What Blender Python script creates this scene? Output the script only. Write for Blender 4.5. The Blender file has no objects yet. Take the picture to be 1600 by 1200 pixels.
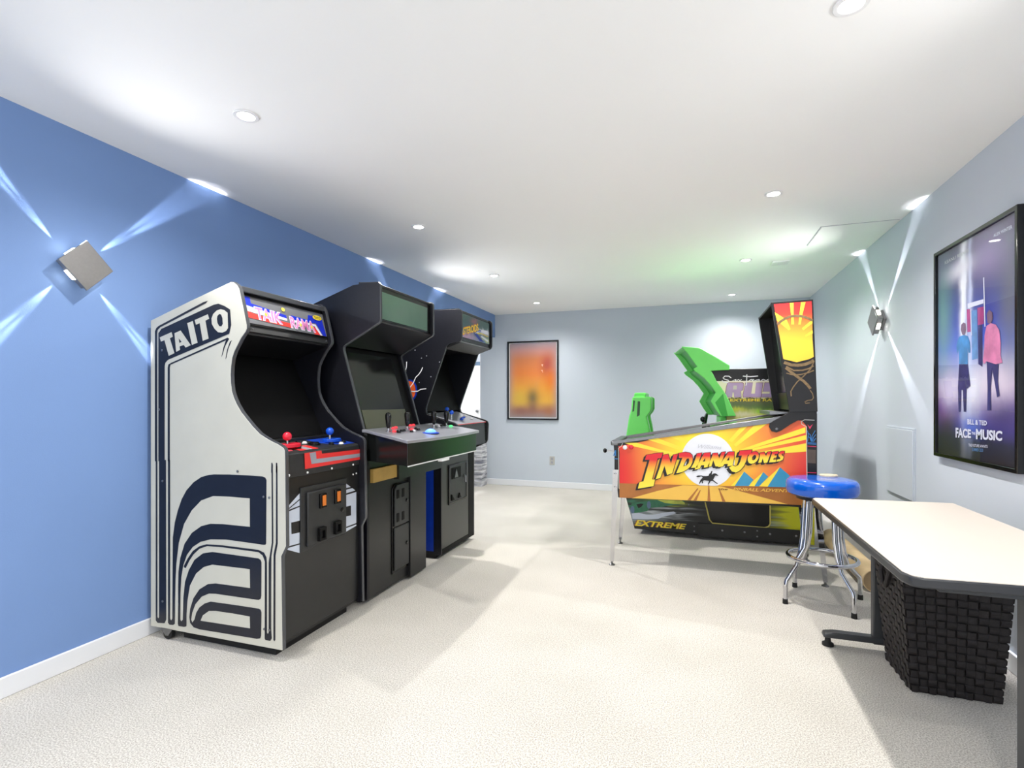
import bpy, bmesh, math, random
from mathutils import Vector, Matrix
C = bpy.context.scene
COL = C.collection
random.seed(7)
PI = math.pi

# ------------------------------------------------------------------ camera
cam = bpy.data.cameras.new('camera')
cam.sensor_width = 36.0
cam.lens = 36.0 * 814.0 / 1600.0
cam.shift_y = -26.0 / 1600.0 * -1.0
cam.clip_start = 0.05
camo = bpy.data.objects.new('camera', cam)
COL.objects.link(camo)
camo.location = (0, 0, 1.237)
camo.rotation_euler = (PI / 2, 0, math.atan2(276, 814))
C.camera = camo
# ------------------------------------------------------------------ world, exposure
w = bpy.data.worlds.new('world')
C.world = w
w.use_nodes = True
w.node_tree.nodes['Background'].inputs[0].default_value = (0.95, 0.97, 1.0, 1)
w.node_tree.nodes['Background'].inputs[1].default_value = 1.5
C.view_settings.view_transform = 'Standard'
C.view_settings.look = 'None'
C.view_settings.gamma = 1.0
C.view_settings.use_curve_mapping = False
C.view_settings.exposure = 0.36
DOWN_W = 76.0        # watts of each recessed lamp
UP_FILL_W = 34.0           # soft fill added at each sconce to brighten the ceiling
BEAM_W = 55.0        # watts of each sconce beam
HALL_W = 90.0
WALL_L, WALL_R, FAR, CEIL = -2.706, 1.404, 7.2, 2.5

# ------------------------------------------------------------------ helpers
def lin(c):
    c = c / 255.0
    return c / 12.92 if c <= 0.04045 else ((c + 0.055) / 1.055) ** 2.4

def rgb(r, g, b):
    return (lin(r), lin(g), lin(b), 1.0)

def mat(name, col, rough=0.5, metal=0.0, var=0.06, scale=8.0, bump=0.0, bscale=60.0, coat=0.0, spec=0.5):
    m = bpy.data.materials.new(name)
    m.use_nodes = True
    nt = m.node_tree
    b = nt.nodes['Principled BSDF']
    b.inputs['Roughness'].default_value = rough
    b.inputs['Metallic'].default_value = metal
    b.inputs['Coat Weight'].default_value = coat
    b.inputs['Coat Roughness'].default_value = 0.05
    b.inputs['Specular IOR Level'].default_value = spec
    c = rgb(*col)
    tc = nt.nodes.new('ShaderNodeTexCoord')
    n = nt.nodes.new('ShaderNodeTexNoise')
    n.inputs['Scale'].default_value = scale
    n.inputs['Detail'].default_value = 4
    nt.links.new(tc.outputs['Object'], n.inputs['Vector'])
    r = nt.nodes.new('ShaderNodeValToRGB')
    r.color_ramp.elements[0].position = 0.3
    r.color_ramp.elements[1].position = 0.7
    r.color_ramp.elements[0].color = (c[0] * (1 - var), c[1] * (1 - var), c[2] * (1 - var), 1)
    r.color_ramp.elements[1].color = (min(1, c[0] * (1 + var)), min(1, c[1] * (1 + var)), min(1, c[2] * (1 + var)), 1)
    nt.links.new(n.outputs['Fac'], r.inputs['Fac'])
    nt.links.new(r.outputs['Color'], b.inputs['Base Color'])
    if bump:
        n2 = nt.nodes.new('ShaderNodeTexNoise')
        n2.inputs['Scale'].default_value = bscale
        n2.inputs['Detail'].default_value = 3
        nt.links.new(tc.outputs['Object'], n2.inputs['Vector'])
        bp = nt.nodes.new('ShaderNodeBump')
        bp.inputs['Strength'].default_value = bump
        bp.inputs['Distance'].default_value = 0.004
        nt.links.new(n2.outputs['Fac'], bp.inputs['Height'])
        nt.links.new(bp.outputs['Normal'], b.inputs['Normal'])
    return m

def emat(name, col, strength):
    m = bpy.data.materials.new(name)
    m.use_nodes = True
    b = m.node_tree.nodes['Principled BSDF']
    b.inputs['Base Color'].default_value = rgb(*col)
    b.inputs['Emission Color'].default_value = rgb(*col)
    b.inputs['Emission Strength'].default_value = strength
    return m

def glassmat(name, tint=(255, 255, 255), ior=1.45):
    m = bpy.data.materials.new(name)
    m.use_nodes = True
    nt = m.node_tree
    nt.nodes.remove(nt.nodes['Principled BSDF'])
    out = nt.nodes['Material Output']
    tr = nt.nodes.new('ShaderNodeBsdfTransparent')
    tr.inputs[0].default_value = rgb(*tint)
    gl = nt.nodes.new('ShaderNodeBsdfGlossy')
    gl.inputs['Roughness'].default_value = 0.02
    fr = nt.nodes.new('ShaderNodeFresnel')
    fr.inputs['IOR'].default_value = ior
    mx = nt.nodes.new('ShaderNodeMixShader')
    geo = nt.nodes.new('ShaderNodeNewGeometry')
    sgn = nt.nodes.new('ShaderNodeMath'); sgn.operation = 'POWER'
    ex = nt.nodes.new('ShaderNodeMath'); ex.operation = 'MULTIPLY_ADD'
    nt.links.new(geo.outputs['Backfacing'], ex.inputs[0]); ex.inputs[1].default_value = -2.0; ex.inputs[2].default_value = 1.0
    sgn.inputs[0].default_value = ior; nt.links.new(ex.outputs[0], sgn.inputs[1])
    nt.links.new(sgn.outputs[0], fr.inputs['IOR'])
    nt.links.new(fr.outputs[0], mx.inputs[0])
    nt.links.new(tr.outputs[0], mx.inputs[1])
    nt.links.new(gl.outputs[0], mx.inputs[2])
    nt.links.new(mx.outputs[0], out.inputs['Surface'])
    return m

def picmat(name, axes, stops, blobs, rough=0.4, noise=0.0, nscale=6.0, nstretch=(1, 1, 1), coat=0.0):
    """flat print: vertical colour ramp by height, then soft colour patches (cx, cz, rx, rz, colour, strength).
    axes: which object coordinate runs across (0 = X, 1 = Y)."""
    m = bpy.data.materials.new(name)
    m.use_nodes = True
    nt = m.node_tree
    N = nt.nodes
    L = nt.links
    b = N['Principled BSDF']
    b.inputs['Roughness'].default_value = rough
    b.inputs['Coat Weight'].default_value = coat
    b.inputs['Coat Roughness'].default_value = 0.03
    tc = N.new('ShaderNodeTexCoord')
    mp = N.new('ShaderNodeMapping')
    mp.inputs['Scale'].default_value = nstretch
    L.new(tc.outputs['Object'], mp.inputs['Vector'])
    nz = N.new('ShaderNodeTexNoise')
    nz.inputs['Scale'].default_value = nscale
    nz.inputs['Detail'].default_value = 5
    L.new(mp.outputs[0], nz.inputs['Vector'])
    sub = N.new('ShaderNodeVectorMath'); sub.operation = 'SUBTRACT'
    L.new(nz.outputs['Color'], sub.inputs[0]); sub.inputs[1].default_value = (0.5, 0.5, 0.5)
    scl = N.new('ShaderNodeVectorMath'); scl.operation = 'SCALE'
    L.new(sub.outputs[0], scl.inputs[0]); scl.inputs['Scale'].default_value = noise
    add = N.new('ShaderNodeVectorMath'); add.operation = 'ADD'
    L.new(tc.outputs['Object'], add.inputs[0]); L.new(scl.outputs[0], add.inputs[1])
    sp = N.new('ShaderNodeSeparateXYZ')
    L.new(add.outputs[0], sp.inputs[0])
    lo, hi = stops[0][0], stops[-1][0]
    mr = N.new('ShaderNodeMapRange')
    mr.inputs['From Min'].default_value = lo
    mr.inputs['From Max'].default_value = hi
    L.new(sp.outputs[2], mr.inputs['Value'])
    rp = N.new('ShaderNodeValToRGB')
    for i, (z, c) in enumerate(stops):
        t = (z - lo) / (hi - lo)
        e = rp.color_ramp.elements[0] if i == 0 else (rp.color_ramp.elements[len(rp.color_ramp.elements) - 1] if i == len(stops) - 1 else rp.color_ramp.elements.new(t))
        e.position = t
    for i, e in enumerate(sorted(rp.color_ramp.elements, key=lambda e: e.position)):
        e.color = rgb(*stops[i][1])
    L.new(mr.outputs[0], rp.inputs['Fac'])
    cur = rp.outputs['Color']
    for cx, cz, rx, rz, c, s in blobs:
        def ax(o, cc, rr):
            a = N.new('ShaderNodeMath'); a.operation = 'SUBTRACT'
            L.new(o, a.inputs[0]); a.inputs[1].default_value = cc
            d = N.new('ShaderNodeMath'); d.operation = 'DIVIDE'
            L.new(a.outputs[0], d.inputs[0]); d.inputs[1].default_value = rr
            q = N.new('ShaderNodeMath'); q.operation = 'MULTIPLY'
            L.new(d.outputs[0], q.inputs[0]); L.new(d.outputs[0], q.inputs[1])
            return q.outputs[0]
        qa = ax(sp.outputs[axes], cx, rx)
        qb = ax(sp.outputs[2], cz, rz)
        sm = N.new('ShaderNodeMath'); sm.operation = 'ADD'
        L.new(qa, sm.inputs[0]); L.new(qb, sm.inputs[1])
        ng = N.new('ShaderNodeMath'); ng.operation = 'MULTIPLY'
        L.new(sm.outputs[0], ng.inputs[0]); ng.inputs[1].default_value = -1.0
        ex = N.new('ShaderNodeMath'); ex.operation = 'EXPONENT'
        L.new(ng.outputs[0], ex.inputs[0])
        st = N.new('ShaderNodeMath'); st.operation = 'MULTIPLY'; st.use_clamp = True
        L.new(ex.outputs[0], st.inputs[0]); st.inputs[1].default_value = s
        mx = N.new('ShaderNodeMix'); mx.data_type = 'RGBA'
        L.new(st.outputs[0], mx.inputs[0]); L.new(cur, mx.inputs[6]); mx.inputs[7].default_value = rgb(*c)
        cur = mx.outputs[2]
    L.new(cur, b.inputs['Base Color'])
    return m

def wpos(o):
    v = Vector((0, 0, 0))
    while o is not None:
        v += o.location
        o = o.parent
    return v

class MB:
    def __init__(s):
        s.v = []; s.f = []; s.uv = []
    def add(s, vs, fs):
        n = len(s.v)
        s.v += [tuple(p) for p in vs]
        s.f += [tuple(n + i for i in f) for f in fs]
        return s
    def box(s, x0, x1, y0, y1, z0, z1):
        vs = [(x, y, z) for z in (z0, z1) for y in (y0, y1) for x in (x0, x1)]
        return s.add(vs, [(0, 2, 3, 1), (4, 5, 7, 6), (0, 1, 5, 4), (2, 6, 7, 3), (0, 4, 6, 2), (1, 3, 7, 5)])
    def obox(s, c, ax, ay, az):
        """box from centre and three half-axis vectors"""
        c = Vector(c); ax = Vector(ax); ay = Vector(ay); az = Vector(az)
        vs = [c + ax * i + ay * j + az * k for k in (-1, 1) for j in (-1, 1) for i in (-1, 1)]
        return s.add(vs, [(0, 2, 3, 1), (4, 5, 7, 6), (0, 1, 5, 4), (2, 6, 7, 3), (0, 4, 6, 2), (1, 3, 7, 5)])
    def prism(s, pts, ax, a, b):
        """polygon in the plane normal to ax, extruded from a to b along it"""
        def P(p, t):
            return {'y': (p[0], t, p[1]), 'x': (t, p[0], p[1]), 'z': (p[0], p[1], t)}[ax]
        n = len(pts)
        vs = [P(p, a) for p in pts] + [P(p, b) for p in pts]
        fs = [tuple(range(n)), tuple(range(2 * n - 1, n - 1, -1))]
        for i in range(n):
            j = (i + 1) % n
            fs.append((i, n + i, n + j, j))
        return s.add(vs, fs)
    def frame(s, outer, inner, ax, a, b):
        """ring between two outlines with the same number of points"""
        def P(p, t):
            return {'y': (p[0], t, p[1]), 'x': (t, p[0], p[1]), 'z': (p[0], p[1], t)}[ax]
        n = len(outer)
        vs = [P(p, a) for p in outer] + [P(p, a) for p in inner] + [P(p, b) for p in outer] + [P(p, b) for p in inner]
        fs = []
        for i in range(n):
            j = (i + 1) % n
            fs += [(i, j, n + j, n + i), (2 * n + i, 3 * n + i, 3 * n + j, 2 * n + j), (i, 2 * n + i, 2 * n + j, j), (n + i, n + j, 3 * n + j, 3 * n + i)]
        return s.add(vs, fs)
    def cyl(s, p0, p1, r0, r1=None, seg=20, caps=True):
        r1 = r0 if r1 is None else r1
        p0 = Vector(p0); p1 = Vector(p1)
        d = (p1 - p0).normalized()
        u = d.orthogonal().normalized(); w_ = d.cross(u)
        vs = []
        for p, r in ((p0, r0), (p1, r1)):
            for k in range(seg):
                a = 2 * PI * k / seg
                vs.append(p + (u * math.cos(a) + w_ * math.sin(a)) * r)
        fs = [(k, (k + 1) % seg, seg + (k + 1) % seg, seg + k) for k in range(seg)]
        if caps:
            fs += [tuple(range(seg - 1, -1, -1)), tuple(range(seg, 2 * seg))]
        return s.add(vs, fs)
    def tube(s, pts, r, seg=12, closed=False):
        pts = [Vector(p) for p in pts]
        n = len(pts)
        up = None
        base = len(s.v)
        for i, p in enumerate(pts):
            a = pts[(i - 1) % n] if (i > 0 or closed) else p
            b = pts[(i + 1) % n] if (i < n - 1 or closed) else p
            d = (b - a).normalized()
            if up is None:
                up = d.orthogonal().normalized()
            up = (up - d * up.dot(d)).normalized()
            w_ = d.cross(up)
            rr = r[i] if isinstance(r, (list, tuple)) else r
            for k in range(seg):
                t = 2 * PI * k / seg
                s.v.append(tuple(p + (up * math.cos(t) + w_ * math.sin(t)) * rr))
        m = n if closed else n - 1
        for i in range(m):
            j = (i + 1) % n
            for k in range(seg):
                l = (k + 1) % seg
                s.f.append((base + i * seg + k, base + i * seg + l, base + j * seg + l, base + j * seg + k))
        if not closed:
            s.f.append(tuple(base + k for k in range(seg - 1, -1, -1)))
            s.f.append(tuple(base + (n - 1) * seg + k for k in range(seg)))
        return s
    def lathe(s, c, prof, seg=40, axis='z'):
        """prof: (radius, height) pairs, bottom to top"""
        base = len(s.v)
        for r, h in prof:
            for k in range(seg):
                a = 2 * PI * k / seg
                q = (r * math.cos(a), r * math.sin(a), h)
                if axis == 'x': q = (h, q[0], q[1])
                if axis == 'y': q = (q[0], h, q[1])
                s.v.append((c[0] + q[0], c[1] + q[1], c[2] + q[2]))
        for i in range(len(prof) - 1):
            for k in range(seg):
                l = (k + 1) % seg
                s.f.append((base + i * seg + k, base + i * seg + l, base + (i + 1) * seg + l, base + (i + 1) * seg + k))
        s.f.append(tuple(base + k for k in range(seg - 1, -1, -1)))
        s.f.append(tuple(base + (len(prof) - 1) * seg + k for k in range(seg)))
        return s
    def build(s, name, m, parent=None, loc=None, bev=0.0, smooth=True, kind=None, label=None):
        me = bpy.data.meshes.new(name)
        base = wpos(parent) if parent is not None else Vector((0, 0, 0))
        off = Vector(loc) if loc is not None else base
        me.from_pydata([tuple(Vector(p) - off) for p in s.v], [], s.f)
        bm = bmesh.new(); bm.from_mesh(me)
        bmesh.ops.recalc_face_normals(bm, faces=bm.faces)
        bm.to_mesh(me); bm.free()
        if smooth:
            me.shade_smooth(); me.set_sharp_from_angle(angle=0.65)
        o = bpy.data.objects.new(name, me)
        COL.objects.link(o)
        if parent is not None:
            o.parent = parent
            o.location = off - base
        else:
            o.location = off if loc is not None else (0, 0, 0)
        for q in (m if isinstance(m, (list, tuple)) else [m]):
            me.materials.append(q)
        if bev:
            b = o.modifiers.new('bevel', 'BEVEL')
            b.width = bev; b.segments = 2; b.limit_method = 'ANGLE'; b.angle_limit = 0.7
            b.harden_normals = False
        if kind: o['kind'] = kind
        if label: o['label'] = label
        return o

def thing(name, label, cat, loc, group=None):
    o = bpy.data.objects.new(name, None)
    o.empty_display_size = 0.1
    COL.objects.link(o)
    o.location = loc
    o['label'] = label; o['category'] = cat
    if group: o['group'] = group
    return o

def tag(o, label, cat, group=None):
    o['label'] = label; o['category'] = cat
    if group: o['group'] = group
    return o

def struct(mb, name, m, loc=None, bev=0.0, **k):
    o = mb.build(name, m, None, loc, bev, **k)
    o['kind'] = 'structure'
    return o

def copy_tree(o, parent=None, loc=None):
    c = o.copy(); COL.objects.link(c)
    if parent is not None: c.parent = parent
    if loc is not None: c.location = loc
    for ch in list(o.children):
        if ch.type == 'LIGHT' or True:
            copy_tree(ch, c)
    return c

# ---- flat print: thin polygons lying on a surface plane
class Print:
    """shapes given in plane coordinates, laid on the plane ax=val, facing side sgn"""
    def __init__(s, ax, val, sgn, parent):
        s.ax, s.val, s.sgn, s.parent = ax, val, sgn, parent
    def P(s, p, lay):
        t = s.val + s.sgn * 0.0007 * lay
        return {'y': (p[0], t, p[1]), 'x': (t, p[0], p[1]), 'z': (p[0], p[1], t)}[s.ax]
    def polys(s, name, m, polys, lay=1, uvs=None, parent=None, label=None):
        """each printed shape is its own flat piece"""
        out = None
        for q, pg in enumerate(polys):
            o = s.poly_mesh(name, m, [pg], lay[q] if isinstance(lay, list) else lay, parent, label)
            out = out or o
        return out
    def poly_mesh(s, name, m, polys, lay=1, parent=None, label=None):
        me = bpy.data.meshes.new(name)
        par = parent or s.parent
        off = wpos(par)
        vs, fs, uv = [], [], []
        from mathutils.geometry import tessellate_polygon
        for q, pg in enumerate(polys):
            holes = []
            if pg and isinstance(pg[0], list):
                holes = pg[1:]; pg = pg[0]
            loops = [pg] + holes
            flat = [p for l in loops for p in l]
            tris = tessellate_polygon([[Vector((p[0], p[1], 0)) for p in l] for l in loops])
            n = len(vs)
            lay_ = lay[q] if isinstance(lay, list) else lay
            vs += [tuple(Vector(s.P(p, lay_)) - off) for p in flat]
            ys = [p[1] for p in pg]; y0, y1 = min(ys), max(ys)
            uv += [(0.5, (p[1] - y0) / max(1e-6, y1 - y0)) for p in flat]
            for t in tris:
                a, b, c = (Vector(vs[n + i]) for i in t)
                nn = (b - a).cross(c - a)
                comp = {'x': nn.x, 'y': nn.y, 'z': nn.z}[s.ax]
                t = tuple(t) if comp * s.sgn > 0 else tuple(reversed(t))
                if nn.length > 1e-12: fs.append(tuple(n + i for i in t))
        me.from_pydata(vs, [], fs)
        ul = me.uv_layers.new(name='print')
        for l in me.loops: ul.data[l.index].uv = uv[l.vertex_index]
        me.materials.append(m)
        o = bpy.data.objects.new(name, me)
        COL.objects.link(o); o.parent = par
        if label: o['label'] = label
        return o
    def stroke_poly(s, pts, wd):
        """outline of a constant-width line through pts"""
        L_, R_ = [], []
        n = len(pts)
        for i, p in enumerate(pts):
            a = pts[max(0, i - 1)]; b = pts[min(n - 1, i + 1)]
            dx, dy = b[0] - a[0], b[1] - a[1]
            l = math.hypot(dx, dy) or 1
            ww = wd[i] if isinstance(wd, list) else wd
            nx, ny = -dy / l * ww / 2, dx / l * ww / 2
            L_.append((p[0] + nx, p[1] + ny)); R_.append((p[0] - nx, p[1] - ny))
        return L_ + R_[::-1]
    def text(s, name, m, txt, quad, lay=2, bold=0.0, parent=None, shear=0.0, label=None):
        vs, fs = glyphs(txt, bold, shear)
        TL, TR, BR, BL = quad
        par = parent or s.parent
        off = wpos(par)
        out = []
        for u, v in vs:
            x = (BL[0] * (1 - u) + BR[0] * u) * (1 - v) + (TL[0] * (1 - u) + TR[0] * u) * v
            y = (BL[1] * (1 - u) + BR[1] * u) * (1 - v) + (TL[1] * (1 - u) + TR[1] * u) * v
            out.append(tuple(Vector(s.P((x, y), lay)) - off))
        me = bpy.data.meshes.new(name)
        me.from_pydata(out, [], fs)
        ul = me.uv_layers.new(name='print')
        for l in me.loops: ul.data[l.index].uv = vs[l.vertex_index]
        me.materials.append(m)
        o = bpy.data.objects.new(name, me)
        COL.objects.link(o); o.parent = par
        if label: o['label'] = label
        return o

def glyphs(txt, bold=0.0, shear=0.0):
    cu = bpy.data.curves.new('t', 'FONT')
    cu.body = txt; cu.offset = bold; cu.shear = shear; cu.resolution_u = 3
    o = bpy.data.objects.new('t', cu)
    COL.objects.link(o)
    dg = bpy.context.evaluated_depsgraph_get()
    me = bpy.data.meshes.new_from_object(o.evaluated_get(dg))
    xs = [v.co.x for v in me.vertices]; ys = [v.co.y for v in me.vertices]
    x0, x1, y0, y1 = min(xs), max(xs), min(ys), max(ys)
    vs = [((v.co.x - x0) / (x1 - x0), (v.co.y - y0) / (y1 - y0)) for v in me.vertices]
    fs = [tuple(p.vertices) for p in me.polygons]
    bpy.data.objects.remove(o); bpy.data.curves.remove(cu); bpy.data.meshes.remove(me)
    return vs, fs

def uvramp(name, stops, rough=0.4):
    m = bpy.data.materials.new(name); m.use_nodes = True
    nt = m.node_tree; b = nt.nodes['Principled BSDF']; b.inputs['Roughness'].default_value = rough
    uv = nt.nodes.new('ShaderNodeUVMap'); uv.uv_map = 'print'
    sp = nt.nodes.new('ShaderNodeSeparateXYZ'); nt.links.new(uv.outputs[0], sp.inputs[0])
    rp = nt.nodes.new('ShaderNodeValToRGB')
    for i, (t, c) in enumerate(stops):
        e = rp.color_ramp.elements[0] if i == 0 else (rp.color_ramp.elements[len(rp.color_ramp.elements) - 1] if i == len(stops) - 1 else rp.color_ramp.elements.new(t))
        e.position = t
    for i, e in enumerate(sorted(rp.color_ramp.elements, key=lambda e: e.position)): e.color = rgb(*stops[i][1])
    nt.links.new(sp.outputs[1], rp.inputs[0]); nt.links.new(rp.outputs[0], b.inputs['Base Color'])
    return m

def ellipse(c, rx, ry, n=28, a0=0, a1=360, tilt=0):
    out = []
    for k in range(n + (0 if a1 - a0 >= 360 else 1)):
        a = math.radians(a0 + (a1 - a0) * k / n)
        x, y = rx * math.cos(a), ry * math.sin(a)
        t = math.radians(tilt)
        out.append((c[0] + x * math.cos(t) - y * math.sin(t), c[1] + x * math.sin(t) + y * math.cos(t)))
    return out

# ------------------------------------------------------------------ materials
M = {}
M['blue_wall'] = mat('blue_wall_paint', (118, 149, 200), 0.75, var=0.02, scale=2.0, bump=0.08, bscale=180)
M['pale_wall'] = mat('pale_blue_wall_paint', (200, 208, 218), 0.75, var=0.015, scale=2.0, bump=0.06, bscale=180)
M['ceiling'] = mat('ceiling_paint', (250, 250, 248), 0.85, var=0.01, scale=1.5, bump=0.04, bscale=150)
M['white_trim'] = mat('white_trim_paint', (232, 234, 238), 0.4, var=0.01)
M['black'] = mat('black_laminate', (16, 16, 18), 0.38, var=0.15, scale=20, bump=0.05, bscale=300)
M['black_navy'] = mat('dark_navy_speckled_laminate', (14, 15, 23), 0.4, var=0.25, scale=60, bump=0.08, bscale=200)
M['black_gloss'] = mat('black_gloss_plastic', (12, 12, 13), 0.16, var=0.1)
M['void'] = mat('matt_black_shroud', (7, 7, 8), 0.6, var=0.1, spec=0.2)
M['char'] = mat('charcoal_metal', (42, 43, 44), 0.42, var=0.08, scale=30, bump=0.12, bscale=400)
M['char2'] = mat('dark_grey_panel', (27, 28, 29), 0.3, var=0.1, scale=15)
M['tmold'] = mat('grey_edge_molding', (74, 76, 80), 0.25, var=0.05)
M['tmoldb'] = mat('black_edge_molding', (34, 35, 38), 0.25, var=0.05)
M['cream'] = mat('cream_side_laminate', (202, 200, 186), 0.38, var=0.035, scale=5, bump=0.03, bscale=40)
M['navy'] = mat('navy_print', (13, 16, 30), 0.35, var=0.12, scale=25)
M['creamp'] = mat('cream_print', (202, 200, 186), 0.38, var=0.035, scale=5)
M['red'] = mat('red_print', (236, 58, 56), 0.4, var=0.03)
M['red_plastic'] = mat('red_plastic', (222, 40, 62), 0.25, var=0.03)
M['pinkred'] = mat('worn_red_panel', (226, 88, 100), 0.35, var=0.06, scale=40)
M['blue_plastic'] = mat('blue_plastic', (20, 84, 205), 0.25, var=0.03)
M['blue_panel'] = mat('blue_panel_print', (28, 72, 190), 0.35, var=0.06, scale=40)
M['grey_print'] = mat('grey_print', (158, 160, 170), 0.4, var=0.03)
M['white'] = mat('white_plastic', (238, 238, 238), 0.4, var=0.01)
M['white_print'] = mat('white_print', (240, 240, 242), 0.5, var=0.01)
M['ice'] = mat('pale_blue_grey_print', (206, 214, 228), 0.45, var=0.02)
M['chrome'] = mat('chrome', (205, 206, 210), 0.07, 1.0, var=0.02)
M['steel'] = mat('brushed_steel', (132, 133, 135), 0.35, 1.0, var=0.06, scale=50)
M['alu'] = mat('satin_aluminium', (150, 148, 147), 0.42, 0.9, var=0.03, scale=80)
M['orange_lit'] = emat('amber_coin_button', (206, 112, 34), 0.15)
M['wood'] = mat('bare_pine_wood', (196, 160, 84), 0.6, var=0.1, scale=12)
M['screen'] = mat('dark_tube_glass', (12, 13, 11), 0.12, var=0.08, scale=2)
M['screen2'] = mat('olive_tube_glass', (82, 84, 62), 0.3, var=0.06, scale=2)
M['mirror_green'] = mat('blank_green_acrylic', (92, 122, 104), 0.12, var=0.12, scale=3)
M['rubber'] = mat('black_rubber', (20, 20, 20), 0.7)
M['stool_blue'] = mat('glossy_blue_vinyl', (4, 92, 204), 0.16, var=0.04, scale=5, bump=0.04, bscale=30, coat=0.4)
M['foam'] = mat('torn_foam', (222, 206, 172), 0.9, var=0.1, scale=60, bump=0.4)
M['tabletop'] = mat('cream_laminate_top', (216, 206, 194), 0.4, var=0.015, scale=3)
M['table_edge'] = mat('dark_grey_table_edge', (46, 48, 52), 0.35)
M['table_leg'] = mat('dark_powder_coat', (58, 60, 62), 0.45, bump=0.1, bscale=500)
M['weave'] = mat('brown_black_woven_strap', (32, 27, 27), 0.65, var=0.25, scale=40, bump=0.3, bscale=200)
M['card'] = mat('brown_cardboard', (196, 172, 132), 0.8, var=0.07, scale=14, bump=0.05)
M['card_in'] = mat('inner_cardboard', (150, 128, 96), 0.85)
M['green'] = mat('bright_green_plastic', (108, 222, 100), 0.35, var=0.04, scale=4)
M['green_shade'] = mat('shaded_green_plastic', (52, 168, 56), 0.4, var=0.04, scale=4)  # darker copy of the hood green, shade put into the colour
M['glass'] = glassmat('clear_glass')
M['yellow'] = mat('yellow_print', (250, 222, 62), 0.4, var=0.02)
M['gold'] = mat('gold_print', (234, 186, 78), 0.4, var=0.03)
M['brown'] = mat('brown_print', (168, 104, 44), 0.4, var=0.1)
M['dbrown'] = mat('dark_brown_print', (130, 84, 40), 0.4, var=0.1)
M['blackp'] = mat('black_print', (16, 14, 18), 0.4)
M['teal'] = mat('sky_blue_print', (56, 146, 186), 0.4, var=0.1, scale=6)
M['orange'] = mat('orange_print', (240, 140, 46), 0.4, var=0.04)
M['purple'] = mat('lilac_print', (182, 156, 192), 0.4, var=0.08, scale=12)
M['faint'] = mat('faint_grey_print', (196, 198, 204), 0.4)
M['rope'] = mat('leather_brown_print', (120, 98, 66), 0.4, var=0.25, scale=60)
M['bluep'] = mat('blue_line_print', (52, 128, 196), 0.4)
M['pinkline'] = mat('crimson_line_print', (206, 48, 88), 0.4)
M['rushyellow'] = mat('yellow_edge_trim', (206, 192, 96), 0.35)
M['silver_knob'] = mat('steel_knob', (150, 150, 152), 0.25, 1.0)
M['blue_side'] = mat('deep_blue_side_print', (10, 52, 158), 0.4, var=0.15, scale=12)
M['lens'] = emat('lamp_lens', (255, 252, 245), 14.0)
M['sconce_lens'] = emat('sconce_lens', (255, 246, 230), 10.0)
M['hall_wall'] = mat('hall_wall_paint', (206, 212, 222), 0.7, var=0.01)
M['jamb'] = mat('slate_blue_trim_paint', (96, 122, 150), 0.5, var=0.03)
M['trackball'] = emat('lit_trackball', (96, 150, 250), 1.2)
M['green_lit'] = emat('lit_green_button', (80, 230, 130), 0.7)
M['blue_lit'] = emat('lit_blue_button', (110, 160, 255), 0.7)
M['red_lit'] = emat('lit_red_button', (250, 60, 70), 0.5)
M['title'] = uvramp('title_gradient', [(0.0, (252, 228, 70)), (0.45, (250, 208, 60)), (0.66, (242, 140, 44)), (0.8, (222, 30, 44)), (1.0, (222, 24, 44))])

# carpet
def carpet():
    m = bpy.data.materials.new('oatmeal_carpet'); m.use_nodes = True
    nt = m.node_tree; N = nt.nodes; L = nt.links; b = N['Principled BSDF']
    b.inputs['Roughness'].default_value = 0.95
    b.inputs['Specular IOR Level'].default_value = 0.1
    b.inputs['Sheen Weight'].default_value = 0.2
    tc = N.new('ShaderNodeTexCoord')
    n1 = N.new('ShaderNodeTexNoise'); n1.inputs['Scale'].default_value = 190; n1.inputs['Detail'].default_value = 3
    n2 = N.new('ShaderNodeTexNoise'); n2.inputs['Scale'].default_value = 1.6; n2.inputs['Detail'].default_value = 4
    n3 = N.new('ShaderNodeTexNoise'); n3.inputs['Scale'].default_value = 420; n3.inputs['Detail'].default_value = 2
    for n in (n1, n2, n3): L.new(tc.outputs['Object'], n.inputs['Vector'])
    r1 = N.new('ShaderNodeValToRGB')
    r1.color_ramp.elements[0].position = 0.34; r1.color_ramp.elements[0].color = rgb(166, 160, 150)
    r1.color_ramp.elements[1].position = 0.62; r1.color_ramp.elements[1].color = rgb(230, 226, 218)
    L.new(n1.outputs['Fac'], r1.inputs[0])
    r2 = N.new('ShaderNodeValToRGB')
    r2.color_ramp.elements[0].position = 0.35; r2.color_ramp.elements[0].color = (0.88, 0.88, 0.87, 1)
    r2.color_ramp.elements[1].position = 0.65; r2.color_ramp.elements[1].color = (1, 1, 1, 1)
    L.new(n2.outputs['Fac'], r2.inputs[0])
    mx = N.new('ShaderNodeMix'); mx.data_type = 'RGBA'; mx.blend_type = 'MULTIPLY'; mx.inputs[0].default_value = 1
    L.new(r1.outputs[0], mx.inputs[6]); L.new(r2.outputs[0], mx.inputs[7])
    L.new(mx.outputs[2], b.inputs['Base Color'])
    ad = N.new('ShaderNodeMath'); ad.operation = 'ADD'
    L.new(n1.outputs['Fac'], ad.inputs[0]); L.new(n3.outputs['Fac'], ad.inputs[1])
    bp = N.new('ShaderNodeBump'); bp.inputs['Strength'].default_value = 0.35; bp.inputs['Distance'].default_value = 0.012
    L.new(ad.outputs[0], bp.inputs['Height']); L.new(bp.outputs[0], b.inputs['Normal'])
    return m
M['carpet'] = carpet()

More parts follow.
